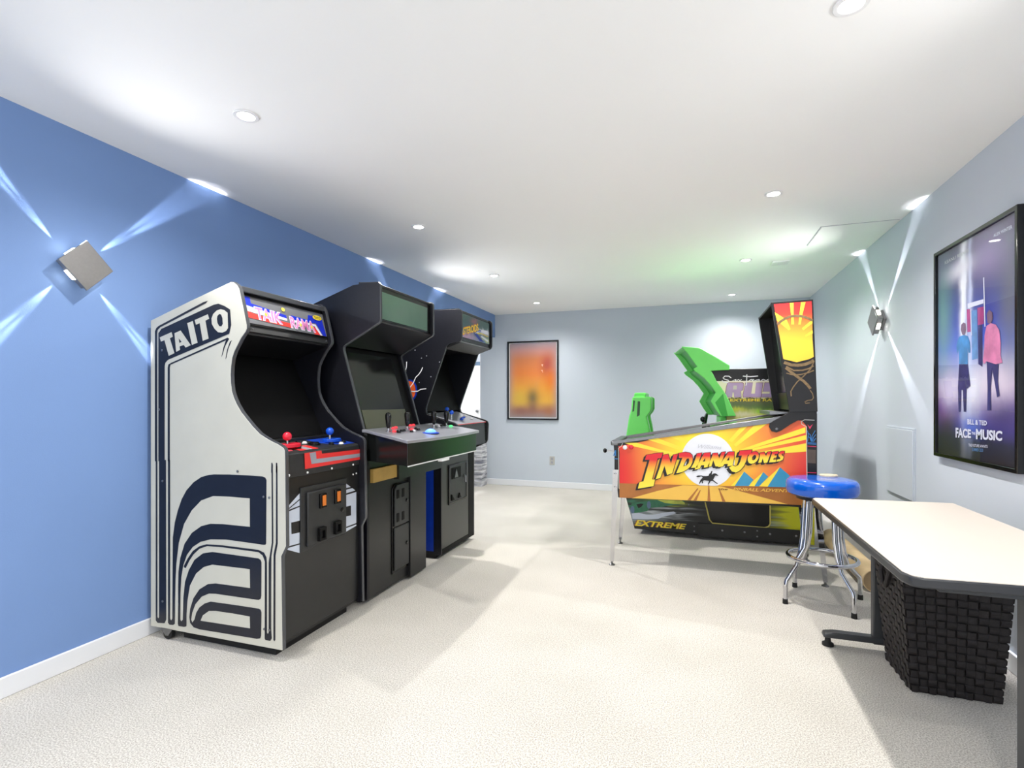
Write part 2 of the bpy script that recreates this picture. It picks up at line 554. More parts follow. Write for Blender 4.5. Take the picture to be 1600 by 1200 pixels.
def stonemat():
    m = bpy.data.materials.new('streaked_ledgestone'); m.use_nodes = True
    nt = m.node_tree; N = nt.nodes; L = nt.links; b = N['Principled BSDF']
    b.inputs['Roughness'].default_value = 0.7
    tc = N.new('ShaderNodeTexCoord'); mp = N.new('ShaderNodeMapping'); mp.inputs['Scale'].default_value = (3, 3, 26)
    n = N.new('ShaderNodeTexNoise'); n.inputs['Scale'].default_value = 1.5; n.inputs['Detail'].default_value = 5
    L.new(tc.outputs['Object'], mp.inputs[0]); L.new(mp.outputs[0], n.inputs['Vector'])
    r = N.new('ShaderNodeValToRGB')
    r.color_ramp.elements[0].position = 0.35; r.color_ramp.elements[0].color = rgb(120, 122, 134)
    r.color_ramp.elements[1].position = 0.6; r.color_ramp.elements[1].color = rgb(222, 222, 226)
    L.new(n.outputs['Fac'], r.inputs[0]); L.new(r.outputs[0], b.inputs['Base Color'])
    return m
M['stone'] = stonemat()

# ================================================================== THE ROOM
Y0 = -1.9
struct(MB().box(-6.4, WALL_R + 0.15, Y0, 11.0, -0.1, 0.0), 'floor', M['carpet'])
struct(MB().box(-6.4, WALL_R + 0.15, Y0, 11.0, CEIL, CEIL + 0.1), 'ceiling', M['ceiling'])
OPEN = 5.75
wl = MB().box(WALL_L - 0.12, WALL_L, Y0, OPEN, 0, CEIL)
wl.box(WALL_L - 0.12, WALL_L, OPEN, FAR, 2.17, CEIL)
struct(wl, 'wall_left', M['blue_wall'])
struct(MB().box(WALL_R, WALL_R + 0.12, Y0, FAR + 0.1, 0, CEIL), 'wall_right', M['pale_wall'])
struct(MB().box(-2.93, WALL_R, FAR, FAR + 0.12, 0, CEIL), 'wall_far', M['pale_wall'])
# the hall seen through the opening
struct(MB().box(-6.4, -2.93, 10.9, 11.0, 0, CEIL), 'wall_hall_end', M['hall_wall'])
struct(MB().box(-6.4, -6.3, 4.9, 11.0, 0, CEIL), 'wall_hall_side', M['hall_wall'])
struct(MB().box(-6.4, WALL_L - 0.12, 4.8, 4.9, 0, CEIL), 'wall_hall_near', M['hall_wall'])
def skirting(name, pts_box):
    mb = MB()
    for b in pts_box: mb.box(*b)
    struct(mb, name, M['white_trim'], bev=0.004)
skirting('baseboard_left', [(WALL_L, WALL_L + 0.014, Y0, OPEN, 0, 0.088)])
skirting('baseboard_right', [(WALL_R - 0.014, WALL_R, Y0, FAR, 0, 0.088)])
skirting('baseboard_far', [(-2.93, WALL_R - 0.014, FAR - 0.014, FAR, 0, 0.088)])
struct(MB().box(-2.944, -2.93, FAR, FAR + 0.12, 0, CEIL), 'trim_1', M['white_trim'])
# hall door with frame
d = MB().box(-5.25, -4.42, 10.86, 10.895, 0.01, 2.03)
door = struct(d, 'door_1', M['white'], bev=0.004)
for (a, b, z0, z1) in ((-5.15, -4.88, 0.15, 0.9), (-4.79, -4.52, 0.15, 0.9), (-5.15, -4.88, 1.05, 1.9), (-4.79, -4.52, 1.05, 1.9)):
    MB().frame([(a, z0), (b, z0), (b, z1), (a, z1)], [(a + .03, z0 + .03), (b - .03, z0 + .03), (b - .03, z1 - .03), (a + .03, z1 - .03)], 'y', 10.852, 10.86).build('panel_molding', M['white'], door)
MB().lathe((-4.5, 10.86, 1.0), [(0.028, 0), (0.028, -0.008), (0.012, -0.012), (0.012, -0.035), (0.026, -0.045), (0.028, -0.06), (0.018, -0.075)], 20, 'y').build('door_knob', M['steel'], door)
struct(MB().box(-4.42, -4.16, 10.84, 10.9, 0, 2.09).box(-5.36, -5.25, 10.84, 10.9, 0, 2.09).box(-5.36, -4.16, 10.84, 10.9, 2.03, 2.11), 'trim_2', M['jamb'], bev=0.004)
# low stone-faced ledge by the opening, laid in courses
led = thing('stone_ledge', 'low ledge of grey streaked ledgestone beside the hall opening, behind the last arcade cabinet', 'ledge', (-2.97, 7.0, 0))
MB().box(-3.10, -2.83, 6.96, 7.15, 0, 0.72).build('core', M['grey_print'], led)
zz = 0.0; k = 0
while zz < 0.71:
    h = 0.055 + 0.02 * random.random()
    o_ = random.random() * 0.008
    xm = -2.97 + random.uniform(-0.07, 0.07)
    MB().box(-3.12, xm - 0.001, 6.925 - o_, 6.965, zz, min(zz + h - 0.004, 0.735)).build('stone', M['stone'], led, bev=0.003)
    MB().box(xm + 0.001, -2.815 + o_, 6.93 - o_ / 2, 6.965, zz, min(zz + h - 0.004, 0.735)).build('stone', M['stone'], led, bev=0.003)
    MB().box(-2.835, -2.815 + o_, 6.965, 7.15, zz, min(zz + h - 0.004, 0.735)).build('stone', M['stone'], led, bev=0.003)
    zz += h
# ceiling hatch: flush panel with a reveal line
hx0, hx1, hy0, hy1 = 0.91, 1.39, 4.30, 4.78
struct(MB().box(hx0 + .006, hx1, hy0 + .006, hy1, CEIL - 0.004, CEIL - 0.0005), 'trim_3', M['ceiling'])
struct(MB().frame([(hx0 - .003, hy0 - .003), (hx1, hy0 - .003), (hx1, hy1 + .003), (hx0 - .003, hy1 + .003)], [(hx0 + .003, hy0 + .003), (hx1 - .003, hy0 + .003), (hx1 - .003, hy1 - .003), (hx0 + .003, hy1 - .003)], 'z', CEIL - 0.0012, CEIL - 0.0004), 'trim_4', M['grey_print'])
# square ceiling vent
vt = thing('ceiling_vent', 'small square white ceiling vent in front of the green-tinted far corner', 'vent', (0.786, 5.29, CEIL))
MB().frame([(0.72, 5.22), (0.86, 5.22), (0.86, 5.36), (0.72, 5.36)], [(0.735, 5.235), (0.845, 5.235), (0.845, 5.345), (0.735, 5.345)], 'z', CEIL - 0.012, CEIL).build('vent_frame', M['white'], vt, bev=0.002)
for i in range(5):
    MB().box(0.735, 0.845, 5.243 + i * 0.021, 5.255 + i * 0.021, CEIL - 0.010, CEIL - 0.004).build('slat', M['white'], vt)
MB().box(0.73, 0.85, 5.23, 5.35, CEIL - 0.002, CEIL).build('backing', M['grey_print'], vt)
# access panel in the right wall
ap = thing('access_panel', 'painted square access panel set in the right wall above the table', 'panel', (WALL_R, 4.32, 0.81))
MB().box(WALL_R - 0.014, WALL_R, 4.08, 4.56, 0.575, 1.04).build('cover', M['pale_wall'], ap, bev=0.003)
MB().frame([(4.068, 0.563), (4.572, 0.563), (4.572, 1.052), (4.068, 1.052)], [(4.078, 0.573), (4.562, 0.573), (4.562, 1.042), (4.078, 1.042)], 'x', WALL_R - 0.006, WALL_R).build('frame', M['pale_wall'], ap, bev=0.001)
# outlet on the far wall
ot = thing('wall_outlet', 'small beige-grey electrical outlet low on the far wall', 'outlet', (-1.84, FAR, 0.385))
MB().box(-1.875, -1.80, FAR - 0.006, FAR, 0.325, 0.445).build('cover_plate', mat('beige_plastic', (186, 184, 178), 0.4), ot, bev=0.002)
for z in (0.36, 0.41):
    MB().prism(ellipse((-1.8375, z), 0.017, 0.019, 16), 'y', FAR - 0.009, FAR - 0.005).build('socket', M['grey_print'], ot)

# ================================================================== LAMPS
def spot(parent, loc, target, power, ang, blend, r=0.02, col=(1, 1, 1)):
    l = bpy.data.lights.new('lamp_light', 'SPOT')
    l.energy = power; l.spot_size = math.radians(ang); l.spot_blend = blend; l.shadow_soft_size = r; l.color = col
    o = bpy.data.objects.new('lamp_light', l); COL.objects.link(o)
    o.parent = parent
    o.location = Vector(loc) - wpos(parent)
    dv = Vector(target) - Vector(loc)
    o.rotation_euler = dv.to_track_quat('-Z', 'Y').to_euler()
    return o
def downlight(x, y, label, gain=1.0):
    t = thing('recessed_downlight', label, 'ceiling light', (x, y, CEIL), 'recessed ceiling lights')
    n = 28
    MB().frame(ellipse((x, y), 0.052, 0.052, n), ellipse((x, y), 0.036, 0.036, n), 'z', CEIL - 0.007, CEIL).build('trim_ring', M['white'], t, bev=0.002)
    MB().prism(ellipse((x, y), 0.037, 0.037, n), 'z', CEIL - 0.004, CEIL - 0.001).build('lens', M['lens'], t)
    spot(t, (x, y, CEIL - 0.012), (x, y, 0), DOWN_W * gain, 152, 1.0, 0.03, (1.0, 0.97, 0.93))
    return t
DL = [(-1.855, 1.806, 'recessed downlight in the left ceiling row, nearest, above the white arcade cabinet'),
      (-1.855, 3.36, 'recessed downlight in the left ceiling row, second, above the middle arcade cabinet'),
      (-1.855, 4.91, 'recessed downlight in the left ceiling row, third, past the farthest cabinet'),
      (-1.855, 6.46, 'recessed downlight in the left ceiling row, farthest, near the far wall picture'),
      (0.49, 1.916, 'recessed downlight in the right ceiling row, cut by the top of the photo'),
      (0.49, 3.518, 'recessed downlight in the right ceiling row, second, in front of the pinball machine'),
      (0.485, 5.098, 'recessed downlight in the right ceiling row, third, over the driving game'),
      (0.485, 6.70, 'recessed downlight in the right ceiling row, farthest, near the far wall')]
for x, y, lb in DL: downlight(x, y, lb, 1.0 if y > 6 else (1.6 if y > 4.5 else (1.4 if y > 3 else 1.0)))
for x, y in ((-1.855, 0.25), (0.49, 0.3), (-1.855, -1.3), (0.49, -1.3)):
    downlight(x, y, 'recessed downlight of the %s row, %s the camera position' % ('left' if x < 0 else 'right', 'beside' if y > 0 else 'well behind'))
hl = bpy.data.lights.new('hall_light', 'POINT'); hl.energy = HALL_W; hl.shadow_soft_size = 0.1
ho = bpy.data.objects.new('hall_light', hl); COL.objects.link(ho); ho.location = (-4.3, 8.6, 2.2)

def sconce(name, xw, s, y, z, label, angs, rot):
    """square metal sconce on the wall plane x=xw, room side s, beams leave its four edges"""
    t = thing(name, label, 'wall light', (xw, y, z), 'square metal wall sconces')
    hw = 0.082
    def sq(h, a=rot):
        return [(y + h * math.sqrt(2) * math.cos(math.radians(a + k * 90)), z + h * math.sqrt(2) * math.sin(math.radians(a + k * 90))) for k in range(4)]
    MB().prism(sq(0.055), 'x', xw, xw + s * 0.02).build('wall_plate', M['alu'], t, bev=0.002)
    MB().prism(sq(0.074), 'x', xw + s * 0.03, xw + s * 0.062).build('lamp_body', M['alu'], t, bev=0.003)
    MB().prism(sq(0.04), 'x', xw + s * 0.018, xw + s * 0.032).build('neck', M['alu'], t)
    MB().prism(sq(hw), 'x', xw + s * 0.062, xw + s * 0.072).build('face_plate', M['alu'], t, bev=0.002)
    for k in range(4):
        a = math.radians(rot + 45 + 90 * k)
        dy, dz = math.cos(a), math.sin(a)
        c = (xw + s * 0.046, y + dy * 0.0765, z + dz * 0.0765)
        MB().obox(c, (0.011, 0, 0), (0, -dz * 0.024, dy * 0.024), (0, dy * 0.003, dz * 0.003)).build('lens', M['sconce_lens'], t)
        a2 = math.radians(angs[k])
        ey, ez = math.cos(a2), math.sin(a2)
        # each edge lens throws a short wide fan and a long narrow beam along the wall
        for off_, aim, da, an_, bl, pw in ((0.010, 0.6, 0.0, 16, 1.0, 0.40), (0.020, 1.0, -2.4, 7.5, 1.0, 2.6), (0.020, 1.0, 2.4, 7.5, 1.0, 2.2)):
            a3 = a2 + math.radians(da)
            p = (xw + s * off_, y + dy * 0.085, z + dz * 0.085)
            q = (xw, p[1] + math.cos(a3) * aim, p[2] + math.sin(a3) * aim)
            spot(t, p, q, BEAM_W * pw, an_, bl, 0.002, (0.93, 0.93, 1.0))
    spot(t, (xw + s * 0.05, y, z + 0.125), (xw + s * 1.5, y, z + 0.30), UP_FILL_W * (0.55 if y < 3 else 0.85), 125, 1.0, 0.03, (1.0, 0.98, 0.97))  # wide fill light added to lift the ceiling, apart from the edge beams
    return t
SCL = [(1.651,1.862),(1.365,2.169),(1.365,1.505),(2.289,2.453),(1.968,1.509)]
SCR = [(4.668,1.851),(5.127,2.46),(4.268,2.234),(5.127,1.324),(4.127,1.305)]
def ang(c, p): return math.degrees(math.atan2(p[1] - c[1], p[0] - c[0]))
def order(c, ps, rot):
    an = [ang(c, p) % 360 for p in ps]
    out = []
    for k in range(4):
        a = (rot + 45 + 90 * k) % 360
        out.append(min(an, key=lambda q: abs((q - a + 180) % 360 - 180)))
    return out
ROT_L, ROT_R = 0.0, 0.0
print('beam angles', [ang(SCL[0], p) for p in SCL[1:]], [ang(SCR[0], p) for p in SCR[1:]])
sconce('wall_sconce', WALL_L, 1, SCL[0][0], SCL[0][1], 'square brushed metal sconce throwing an X of beams on the blue wall', order(SCL[0], SCL[1:], ROT_L), ROT_L)
sconce('wall_sconce', WALL_R, -1, SCR[0][0], SCR[0][1], 'square brushed metal sconce throwing an X of beams on the pale right wall', order(SCR[0], SCR[1:], ROT_R), ROT_R)

sconce('wall_sconce', WALL_L, 1, 4.67, SCL[0][1], 'square metal sconce on the blue wall hidden behind the farthest arcade cabinet', order(SCL[0], SCL[1:], ROT_L), ROT_L)
sconce('wall_sconce', WALL_R, -1, 1.65, SCR[0][1], 'square metal sconce on the right wall beyond the photo edge, nearer than the poster', order(SCR[0], SCR[1:], ROT_R), ROT_R)
# ================================================================== ARCADE CABINETS
def strip(mb, pts, y0, y1, t=0.003):
    """band of thickness t following a profile (x,z) across y0..y1"""
    n = len(pts)
    nor = []
    for i in range(n):
        a = pts[max(0, i - 1)]; b = pts[min(n - 1, i + 1)]
        dx, dz = b[0] - a[0], b[1] - a[1]; l = math.hypot(dx, dz) or 1
        nor.append((-dz / l * t, dx / l * t))
    out = [(p[0] + q[0], p[1] + q[1]) for p, q in zip(pts, nor)]
    vs = []
    for y in (y0, y1):
        vs += [(p[0], y, p[1]) for p in pts] + [(p[0], y, p[1]) for p in out]
    fs = []
    for i in range(n - 1):
        fs += [(i, i + 1, n + i + 1, n + i), (2 * n + i, 3 * n + i, 3 * n + i + 1, 2 * n + i + 1),
               (i, 2 * n + i, 2 * n + i + 1, i + 1), (n + i, n + i + 1, 3 * n + i + 1, 3 * n + i)]
    fs += [(0, n, 3 * n, 2 * n), (n - 1, 3 * n - 1, 4 * n - 1, 2 * n - 1)]
    return mb.add(vs, fs)
def slab(mb, p, q, y0, y1, t):
    """board whose face runs p->q in (x,z), thickness t behind it"""
    dx, dz = q[0] - p[0], q[1] - p[1]; l = math.hypot(dx, dz)
    nx, nz = -dz / l * t, dx / l * t
    return mb.prism([p, q, (q[0] + nx, q[1] + nz), (p[0] + nx, p[1] + nz)], 'y', y0, y1)
def joystick(parent, x, y, z, m, ball=0.018, h=0.06, kind='ball'):
    j = MB().lathe((x, y, z), [(0.016, 0), (0.016, 0.003), (0.006, 0.006), (0.005, h - 0.01)], 16).build('joystick', M['chrome'], parent)
    if kind == 'ball':
        pr = [(max(0.001, ball * math.sin(PI * k / 10)), h - ball * math.cos(PI * k / 10)) for k in range(11)]
    else:
        pr = [(0.008, 0.02), (0.014, 0.035), (0.016, 0.06), (0.019, 0.085), (0.019, 0.1), (0.013, 0.112), (0.002, 0.116)]
    MB().lathe((x, y, z), pr, 20).build('joystick_knob', m, j)
    return j
def button(parent, x, y, z, m, r=0.013):
    return MB().lathe((x, y, z), [(r * 1.3, 0), (r * 1.3, 0.004), (r * 0.95, 0.006), (r * 0.95, 0.010), (r * 0.8, 0.012)], 18).build('button', m, parent)

# ---- 1: white-sided upright
XF = -1.84
A0, A1 = 1.98, 2.632
c1 = thing('arcade_cabinet', 'upright arcade cabinet with white and navy striped side lettered TAITO, nearest on the left', 'arcade cabinet', (-2.25, 2.306, 0), 'upright arcade cabinets along the blue wall')
prof = [(-2.673,1.657),(-2.395,1.743),(-2.134,1.819),(-2.111,1.816),(-2.091,1.802),(-2.077,1.781),(-2.053,1.694),(-2.031,1.605),(-2.03,1.587),(-2.038,1.572),(-2.064,1.545),(-2.087,1.511),(-2.108,1.479),(-2.122,1.447),(-2.129,1.406),(-2.132,1.366),(-2.13,1.325),(-2.124,1.285),(-2.111,1.252),(-2.093,1.22),(-2.065,1.182),(-2.031,1.148),(-1.992,1.111),(-1.95,1.077),(-1.91,1.057),(-1.87,1.04),(-1.843,1.031),(-1.822,1.021),(-1.808,1.013),(-1.802,1.002)] + [(-1.8,0.954),(-1.795,0.552),(-1.823,0.501),(-1.813,0.058),(-2.668,0.04)]
prof[-2] = (-1.815, 0.058); prof[-1] = (-2.673, 0.055)
prof = [(-2.673, prof[0][1])] + prof[1:]
nfront = prof[:-1]
sideL = MB().prism(prof, 'y', A0, A0 + 0.02).build('side_panel', M['cream'], c1, bev=0.0015, label='cream side panel printed with navy stripes')
sideR = MB().prism(prof, 'y', A1 - 0.02, A1).build('side_panel', M['black_navy'], c1, bev=0.0015)
for y in (A0, A1 - 0.02):
    strip(MB(), nfront[2:], y + 0.001, y + 0.019, 0.004).build('edge_molding', M['tmold'] if y > 2.2 else M['tmold'], c1)
y0, y1 = A0 + 0.02, A1 - 0.02
MB().box(-2.66, -2.645, y0, y1, 0.058, 1.62).build('back_panel', M['black'], c1)
MB().box(-2.645, -1.85, y0, y1, 0.058, 0.075).build('bottom_panel', M['black'], c1)
slab(MB(), (-2.645, 1.655), (-2.135, 1.805), y0, y1, -0.018).build('top_panel', M['black'], c1)
MB().box(-2.12, -2.08, y0, y1, 1.775, 1.802).build('top_rail', M['tmold'], c1, bev=0.003)
# marquee
mq = slab(MB(), (-2.098, 1.775), (-2.056, 1.612), y0, y1, -0.012).build('marquee', M['black_gloss'], c1)
slab(MB(), (-2.062, 1.614), (-2.052, 1.578), y0, y1, -0.02).build('marquee_retainer', M['char'], c1, bev=0.002)
slab(MB(), (-2.104, 1.792), (-2.092, 1.752), y0, y1, -0.01).build('marquee_retainer', M['char'], c1, bev=0.002)
slab(MB(), (-2.06, 1.578), (-2.30, 1.50), y0, y1, 0.015).build('speaker_panel', M['black'], c1)
for yy in (A0 + 0.05, A1 - 0.05):
    MB().lathe((-2.045, yy, 1.592), [(0.005, 0), (0.005, 0.004), (0.002, 0.006)], 10, 'x').build('screw', M['steel'], c1)
# marquee print, on the tilted marquee: own frame (u along y, v down the face)
class Tilt(Print):
    def __init__(s, p_top, p_bot, ya, yb, parent, x0, yy0, W, Hh):
        s.pt, s.pb, s.ya, s.yb, s.parent = p_top, p_bot, ya, yb, parent
        s.ax, s.sgn = 'x', 1
        s.W, s.H = W, Hh
    def P(s, p, lay):
        u, v = p[0] / s.W, p[1] / s.H
        dx, dz = s.pb[0] - s.pt[0], s.pb[1] - s.pt[1]; l = math.hypot(dx, dz)
        nx, nz = -dz / l, dx / l
        e = 0.0006 * lay
        return (s.pt[0] + dx * v + nx * e, s.ya + (s.yb - s.ya) * u, s.pt[1] + dz * v + nz * e)
tm = Tilt((-2.093, 1.757), (-2.0585, 1.622), y0 + 0.004, y1 - 0.004, c1, 0, 0, 100, 22)
M['mblue'] = mat('marquee_blue', (32, 52, 200), 0.2, var=0.05, scale=30)
M['mlilac'] = mat('marquee_periwinkle', (130, 140, 220), 0.2)
M['mpink'] = mat('marquee_pink', (232, 140, 196), 0.2, var=0.1, scale=60)
M['mwhite'] = mat('marquee_pale', (226, 226, 240), 0.2)
M['mred'] = mat('marquee_red', (236, 66, 60), 0.2)
M['mgrey'] = mat('marquee_grey', (112, 114, 118), 0.25)
tm.polys('marquee_print', M['mgrey'], [[(0, 0), (100, 0), (100, 22), (0, 22)]], 1, parent=mq, label='grey and striped printed marquee sheet')
tm.polys('marquee_print', M['mblue'], [[(1, 0), (9, 0), (9, 5), (48, 9), (48, 12), (2, 8)], [(54, 8), (76, 9), (78, 4), (97, 4), (99, 22), (94, 22), (87, 11), (54, 12)]], 2, parent=mq)
tm.polys('marquee_print', M['mwhite'], [[(0.5, 7), (8, 8), (48, 12), (48, 14), (14, 13), (0, 12)], [(54, 12), (86, 12), (93, 22), (89, 22), (84, 14), (54, 14)]], 3, parent=mq)
tm.polys('marquee_print', M['mred'], [[(0, 12), (14, 14), (53, 16), (53, 20), (0, 17.5)], [(78, 15), (84, 15), (90, 22), (82, 22)]], 4, parent=mq)
tm.text('marquee_lettering', M['mwhite'], 'TAIK', [(11, 7.0), (42, 7.6), (41.5, 18.6), (11, 18.0)], 5, 0.06, parent=mq)
tm.text('marquee_lettering', M['mpink'], 'TAIK', [(11.6, 7.6), (41.4, 8.2), (41, 17.8), (11.6, 17.2)], 6, 0.02, parent=mq)
tm.text('marquee_lettering', M['mwhite'], 'RAMA', [(51, 9.0), (84, 9.6), (84, 20.6), (51, 20.2)], 5, 0.06, parent=mq)
tm.text('marquee_lettering', M['mpink'], 'RAMA', [(51.6, 9.6), (83.4, 10.2), (83.4, 19.8), (51.6, 19.4)], 6, 0.02, parent=mq)
tm.polys('marquee_print', M['yellow'], [ellipse((23, 12.4), 1.4, 1.6, 14), ellipse((64, 15.5), 1.4, 1.6, 14), ellipse((79, 15.5), 1.4, 1.6, 14),
    ellipse((45, 4.4), 2.2, 1.7, 12), ellipse((90, 5.2), 6.5, 2.3, 20)], 7, parent=mq)
tm.text('marquee_lettering', M['blackp'], 'TAITO', [(85.5, 4.0), (94.5, 4.0), (94.5, 6.6), (85.5, 6.6)], 8, 0.02, parent=mq)
# monitor cavity
slab(MB(), (-2.10, 1.03), (-2.34, 1.50), y0, y1, -0.014).build('monitor_bezel', M['void'], c1)
MB().prism([(-2.105, 1.06), (-2.125, 1.10), (-2.30, 1.44), (-2.31, 1.44), (-2.13, 1.07)], 'y', y0 + 0.06, y1 - 0.06).build('monitor_glass', M['screen'], c1)
MB().box(-2.12, -2.03, y0, y1, 1.012, 1.034).build('bezel_ledge', M['char2'], c1, bev=0.004)
# control panel
cp = MB().prism([(-1.835, 0.975), (-1.845, 0.985), (-2.04, 1.018), (-2.04, 0.99), (-1.85, 0.86), (-1.832, 0.86)], 'y', y0, y1).build('control_panel', M['char'], c1, bev=0.004)
class Deck(Print):
    """print lying on a sloping deck: plane coords are (x, y)"""
    def __init__(s, pf, pb, parent): s.pf, s.pb, s.parent, s.ax, s.sgn = pf, pb, parent, 'z', 1
    def P(s, p, lay):
        t = (p[0] - s.pf[0]) / (s.pb[0] - s.pf[0])
        return (p[0], p[1], s.pf[1] + (s.pb[1] - s.pf[1]) * t + 0.0007 * lay)
def zdeck(x): return 0.985 + (x + 1.845) / (-2.04 + 1.845) * 0.033
dk = Deck((-1.845, 0.985), (-2.04, 1.018), c1)
dk.polys('panel_print', M['pinkred'], [[(-1.86, y0 + .005), (-1.86, y0 + .10), (-1.94, y0 + .16), (-2.03, y0 + .16), (-2.035, y0 + .005)]], 1, parent=cp)
dk.polys('panel_print', M['blue_panel'], [[(-1.86, y1 - .005), (-1.86, y1 - .12), (-1.94, y1 - .22), (-2.03, y1 - .22), (-2.035, y1 - .005)]], 1, parent=cp)
dk.polys('panel_print', M['red'], [[(-1.846, y0 + .135), (-1.846, y0 + .275), (-1.93, y0 + .275), (-1.93, y0 + .135)]], 1.5, parent=cp)
dk.polys('panel_print', M['grey_print'], [[(-1.846, y0 + .185), (-1.846, y0 + .23), (-1.93, y0 + .23), (-1.93, y0 + .185)]], 2, parent=cp)
for cy, jx, mm in ((2.105, -1.90, M['red_plastic']), (2.47, -1.93, M['blue_plastic'])):
    MB().prism([(jx - 0.01 + 0.05 * math.cos(k * PI / 4 + PI / 8) * 0.9, cy + 0.03 + 0.065 * math.sin(k * PI / 4 + PI / 8)) for k in range(8)], 'z', zdeck(-1.94), zdeck(-1.94) + 0.02).build('joystick_base', mm, cp, bev=0.004)
    joystick(c1, jx, cy, zdeck(jx) + 0.012, mm, 0.022, 0.052)
for bx, by, mm, rr in ((-1.89, y0 + .17, 'black_gloss', .012), (-1.915, y0 + .20, 'black_gloss', .012), (-1.95, y0 + .24, 'white', .011), (-1.98, y0 + .27, 'black_gloss', .012), (-1.96, y0 + .30, 'white', .011),
                       (-1.99, y0 + .21, 'black_gloss', .012), (-1.93, y0 + .34, 'black_gloss', .026), (-1.89, y1 - .18, 'black_gloss', .012), (-1.90, y1 - .06, 'black_gloss', .012), (-1.99, y1 - .08, 'blue_plastic', .012), (-1.87, y1 - .12, 'white', .011)):
    button(c1, bx, by, zdeck(bx) + .001, M[mm], rr)
# front
MB().box(-1.86, XF, y0, y1, 0.078, 0.86).build('front_panel', M['char2'], c1, bev=0.002)
fp = Print('x', -1.831, 1, cp)
red_o = [(2.146,0.972),(2.151,0.892),(2.623,0.891),(2.623,0.951),(2.28,0.957),(2.274,0.975)]
gr_o = [(2.184,0.969),(2.198,0.912),(2.623,0.906),(2.623,0.927),(2.236,0.934),(2.23,0.972)]
fp.polys('chevron_print', M['red'], [red_o], 1)
fp.polys('chevron_print', M['grey_print'], [gr_o], 2)
fq = Print('x', XF, 1, c1)
fq.polys('front_print', M['ice'], [[(2.038,0.721),(2.123,0.775),(2.123,0.476),(2.035,0.517)], [(2.489,0.771),(2.591,0.708),(2.591,0.506),(2.489,0.493)]], 1, label='pale striped print either side of the coin door')
fq.polys('front_print', M['blackp'], [[(2.038,0.706),(2.123,0.713),(2.123,0.707),(2.038,0.698)], [(2.038,0.711),(2.123,0.747),(2.123,0.741),(2.038,0.705)], [(2.038,0.531),(2.123,0.525),(2.123,0.519),(2.038,0.523)],
    [(2.064,0.641),(2.123,0.638),(2.123,0.579),(2.066,0.584)], [(2.489,0.742),(2.563,0.74),(2.563,0.732),(2.489,0.732)], [(2.489,0.711),(2.591,0.714),(2.591,0.704),(2.489,0.702)], [(2.489,0.636),(2.539,0.634),(2.539,0.577),(2.489,0.582)], [(2.489,0.522),(2.591,0.522),(2.591,0.514),(2.489,0.514)]], 2)
cd = MB().prism([(2.123, 0.476), (2.489, 0.488), (2.489, 0.80), (2.123, 0.80)], 'x', XF, XF + 0.008).build('coin_door', M['char'], c1, bev=0.003)
MB().prism([(2.159, 0.497), (2.470, 0.492), (2.470, 0.773), (2.159, 0.773)], 'x', XF + 0.008, XF + 0.022).build('door_leaf', M['char'], cd, bev=0.006)
for yy, zz in ((2.265, 0.716), (2.385, 0.717)):
    MB().prism([(yy - 0.024, zz - 0.04), (yy + 0.024, zz - 0.04), (yy + 0.024, zz + 0.036), (yy - 0.024, zz + 0.036)], 'x', XF + 0.02, XF + 0.034).build('coin_slot_bezel', M['black_gloss'], cd, bev=0.003)
    MB().box(XF + 0.034, XF + 0.038, yy - 0.012, yy + 0.014, zz - 0.028, zz + 0.026).build('coin_button', M['orange_lit'], cd, bev=0.001, label='lit amber coin reject button')
for yy, zz in ((2.255, 0.543), (2.383, 0.547)):
    MB().frame([(yy - 0.026, zz - 0.034), (yy + 0.026, zz - 0.034), (yy + 0.026, zz + 0.034), (yy - 0.026, zz + 0.034)], [(yy - 0.015, zz - 0.022), (yy + 0.015, zz - 0.022), (yy + 0.015, zz + 0.018), (yy - 0.015, zz + 0.018)], 'x', XF + 0.02, XF + 0.04).build('coin_return', M['void'], cd, bev=0.002)
MB().lathe((XF + 0.022, 2.431, 0.633), [(0.012, 0), (0.012, 0.004), (0.006, 0.006)], 14, 'x').build('door_lock', M['black_gloss'], cd)
for (yy, zz) in ((2.04, 0.875), (2.17, 0.872), (2.36, 0.870), (2.55, 0.868)):
    MB().lathe((-1.832, yy, zz), [(0.006, 0), (0.006, 0.003), (0.002, 0.005)], 10, 'x').build('screw', M['white'], cp)
for (yy, zz) in ((2.02, 0.80), (2.56, 0.81), (2.59, 0.812)):
    MB().lathe((XF, yy, zz), [(0.005, 0), (0.005, 0.003), (0.002, 0.005)], 10, 'x').build('screw', M['white'], c1)
MB().box(-2.5, -1.90, y0 + 0.03, y1 - 0.03, 0.0, 0.058).build('plinth', M['rubber'], c1)
wz = MB().lathe((-2.56, y0 - 0.004, 0.03), [(0.03, -0.011), (0.03, 0.011)], 20, 'y').build('caster', M['rubber'], c1)
MB().prism([(-2.60, 0.058), (-2.52, 0.058), (-2.55, 0.02), (-2.57, 0.02)], 'y', y0 - 0.02, y0 - 0.016).build('caster_bracket', M['steel'], wz)
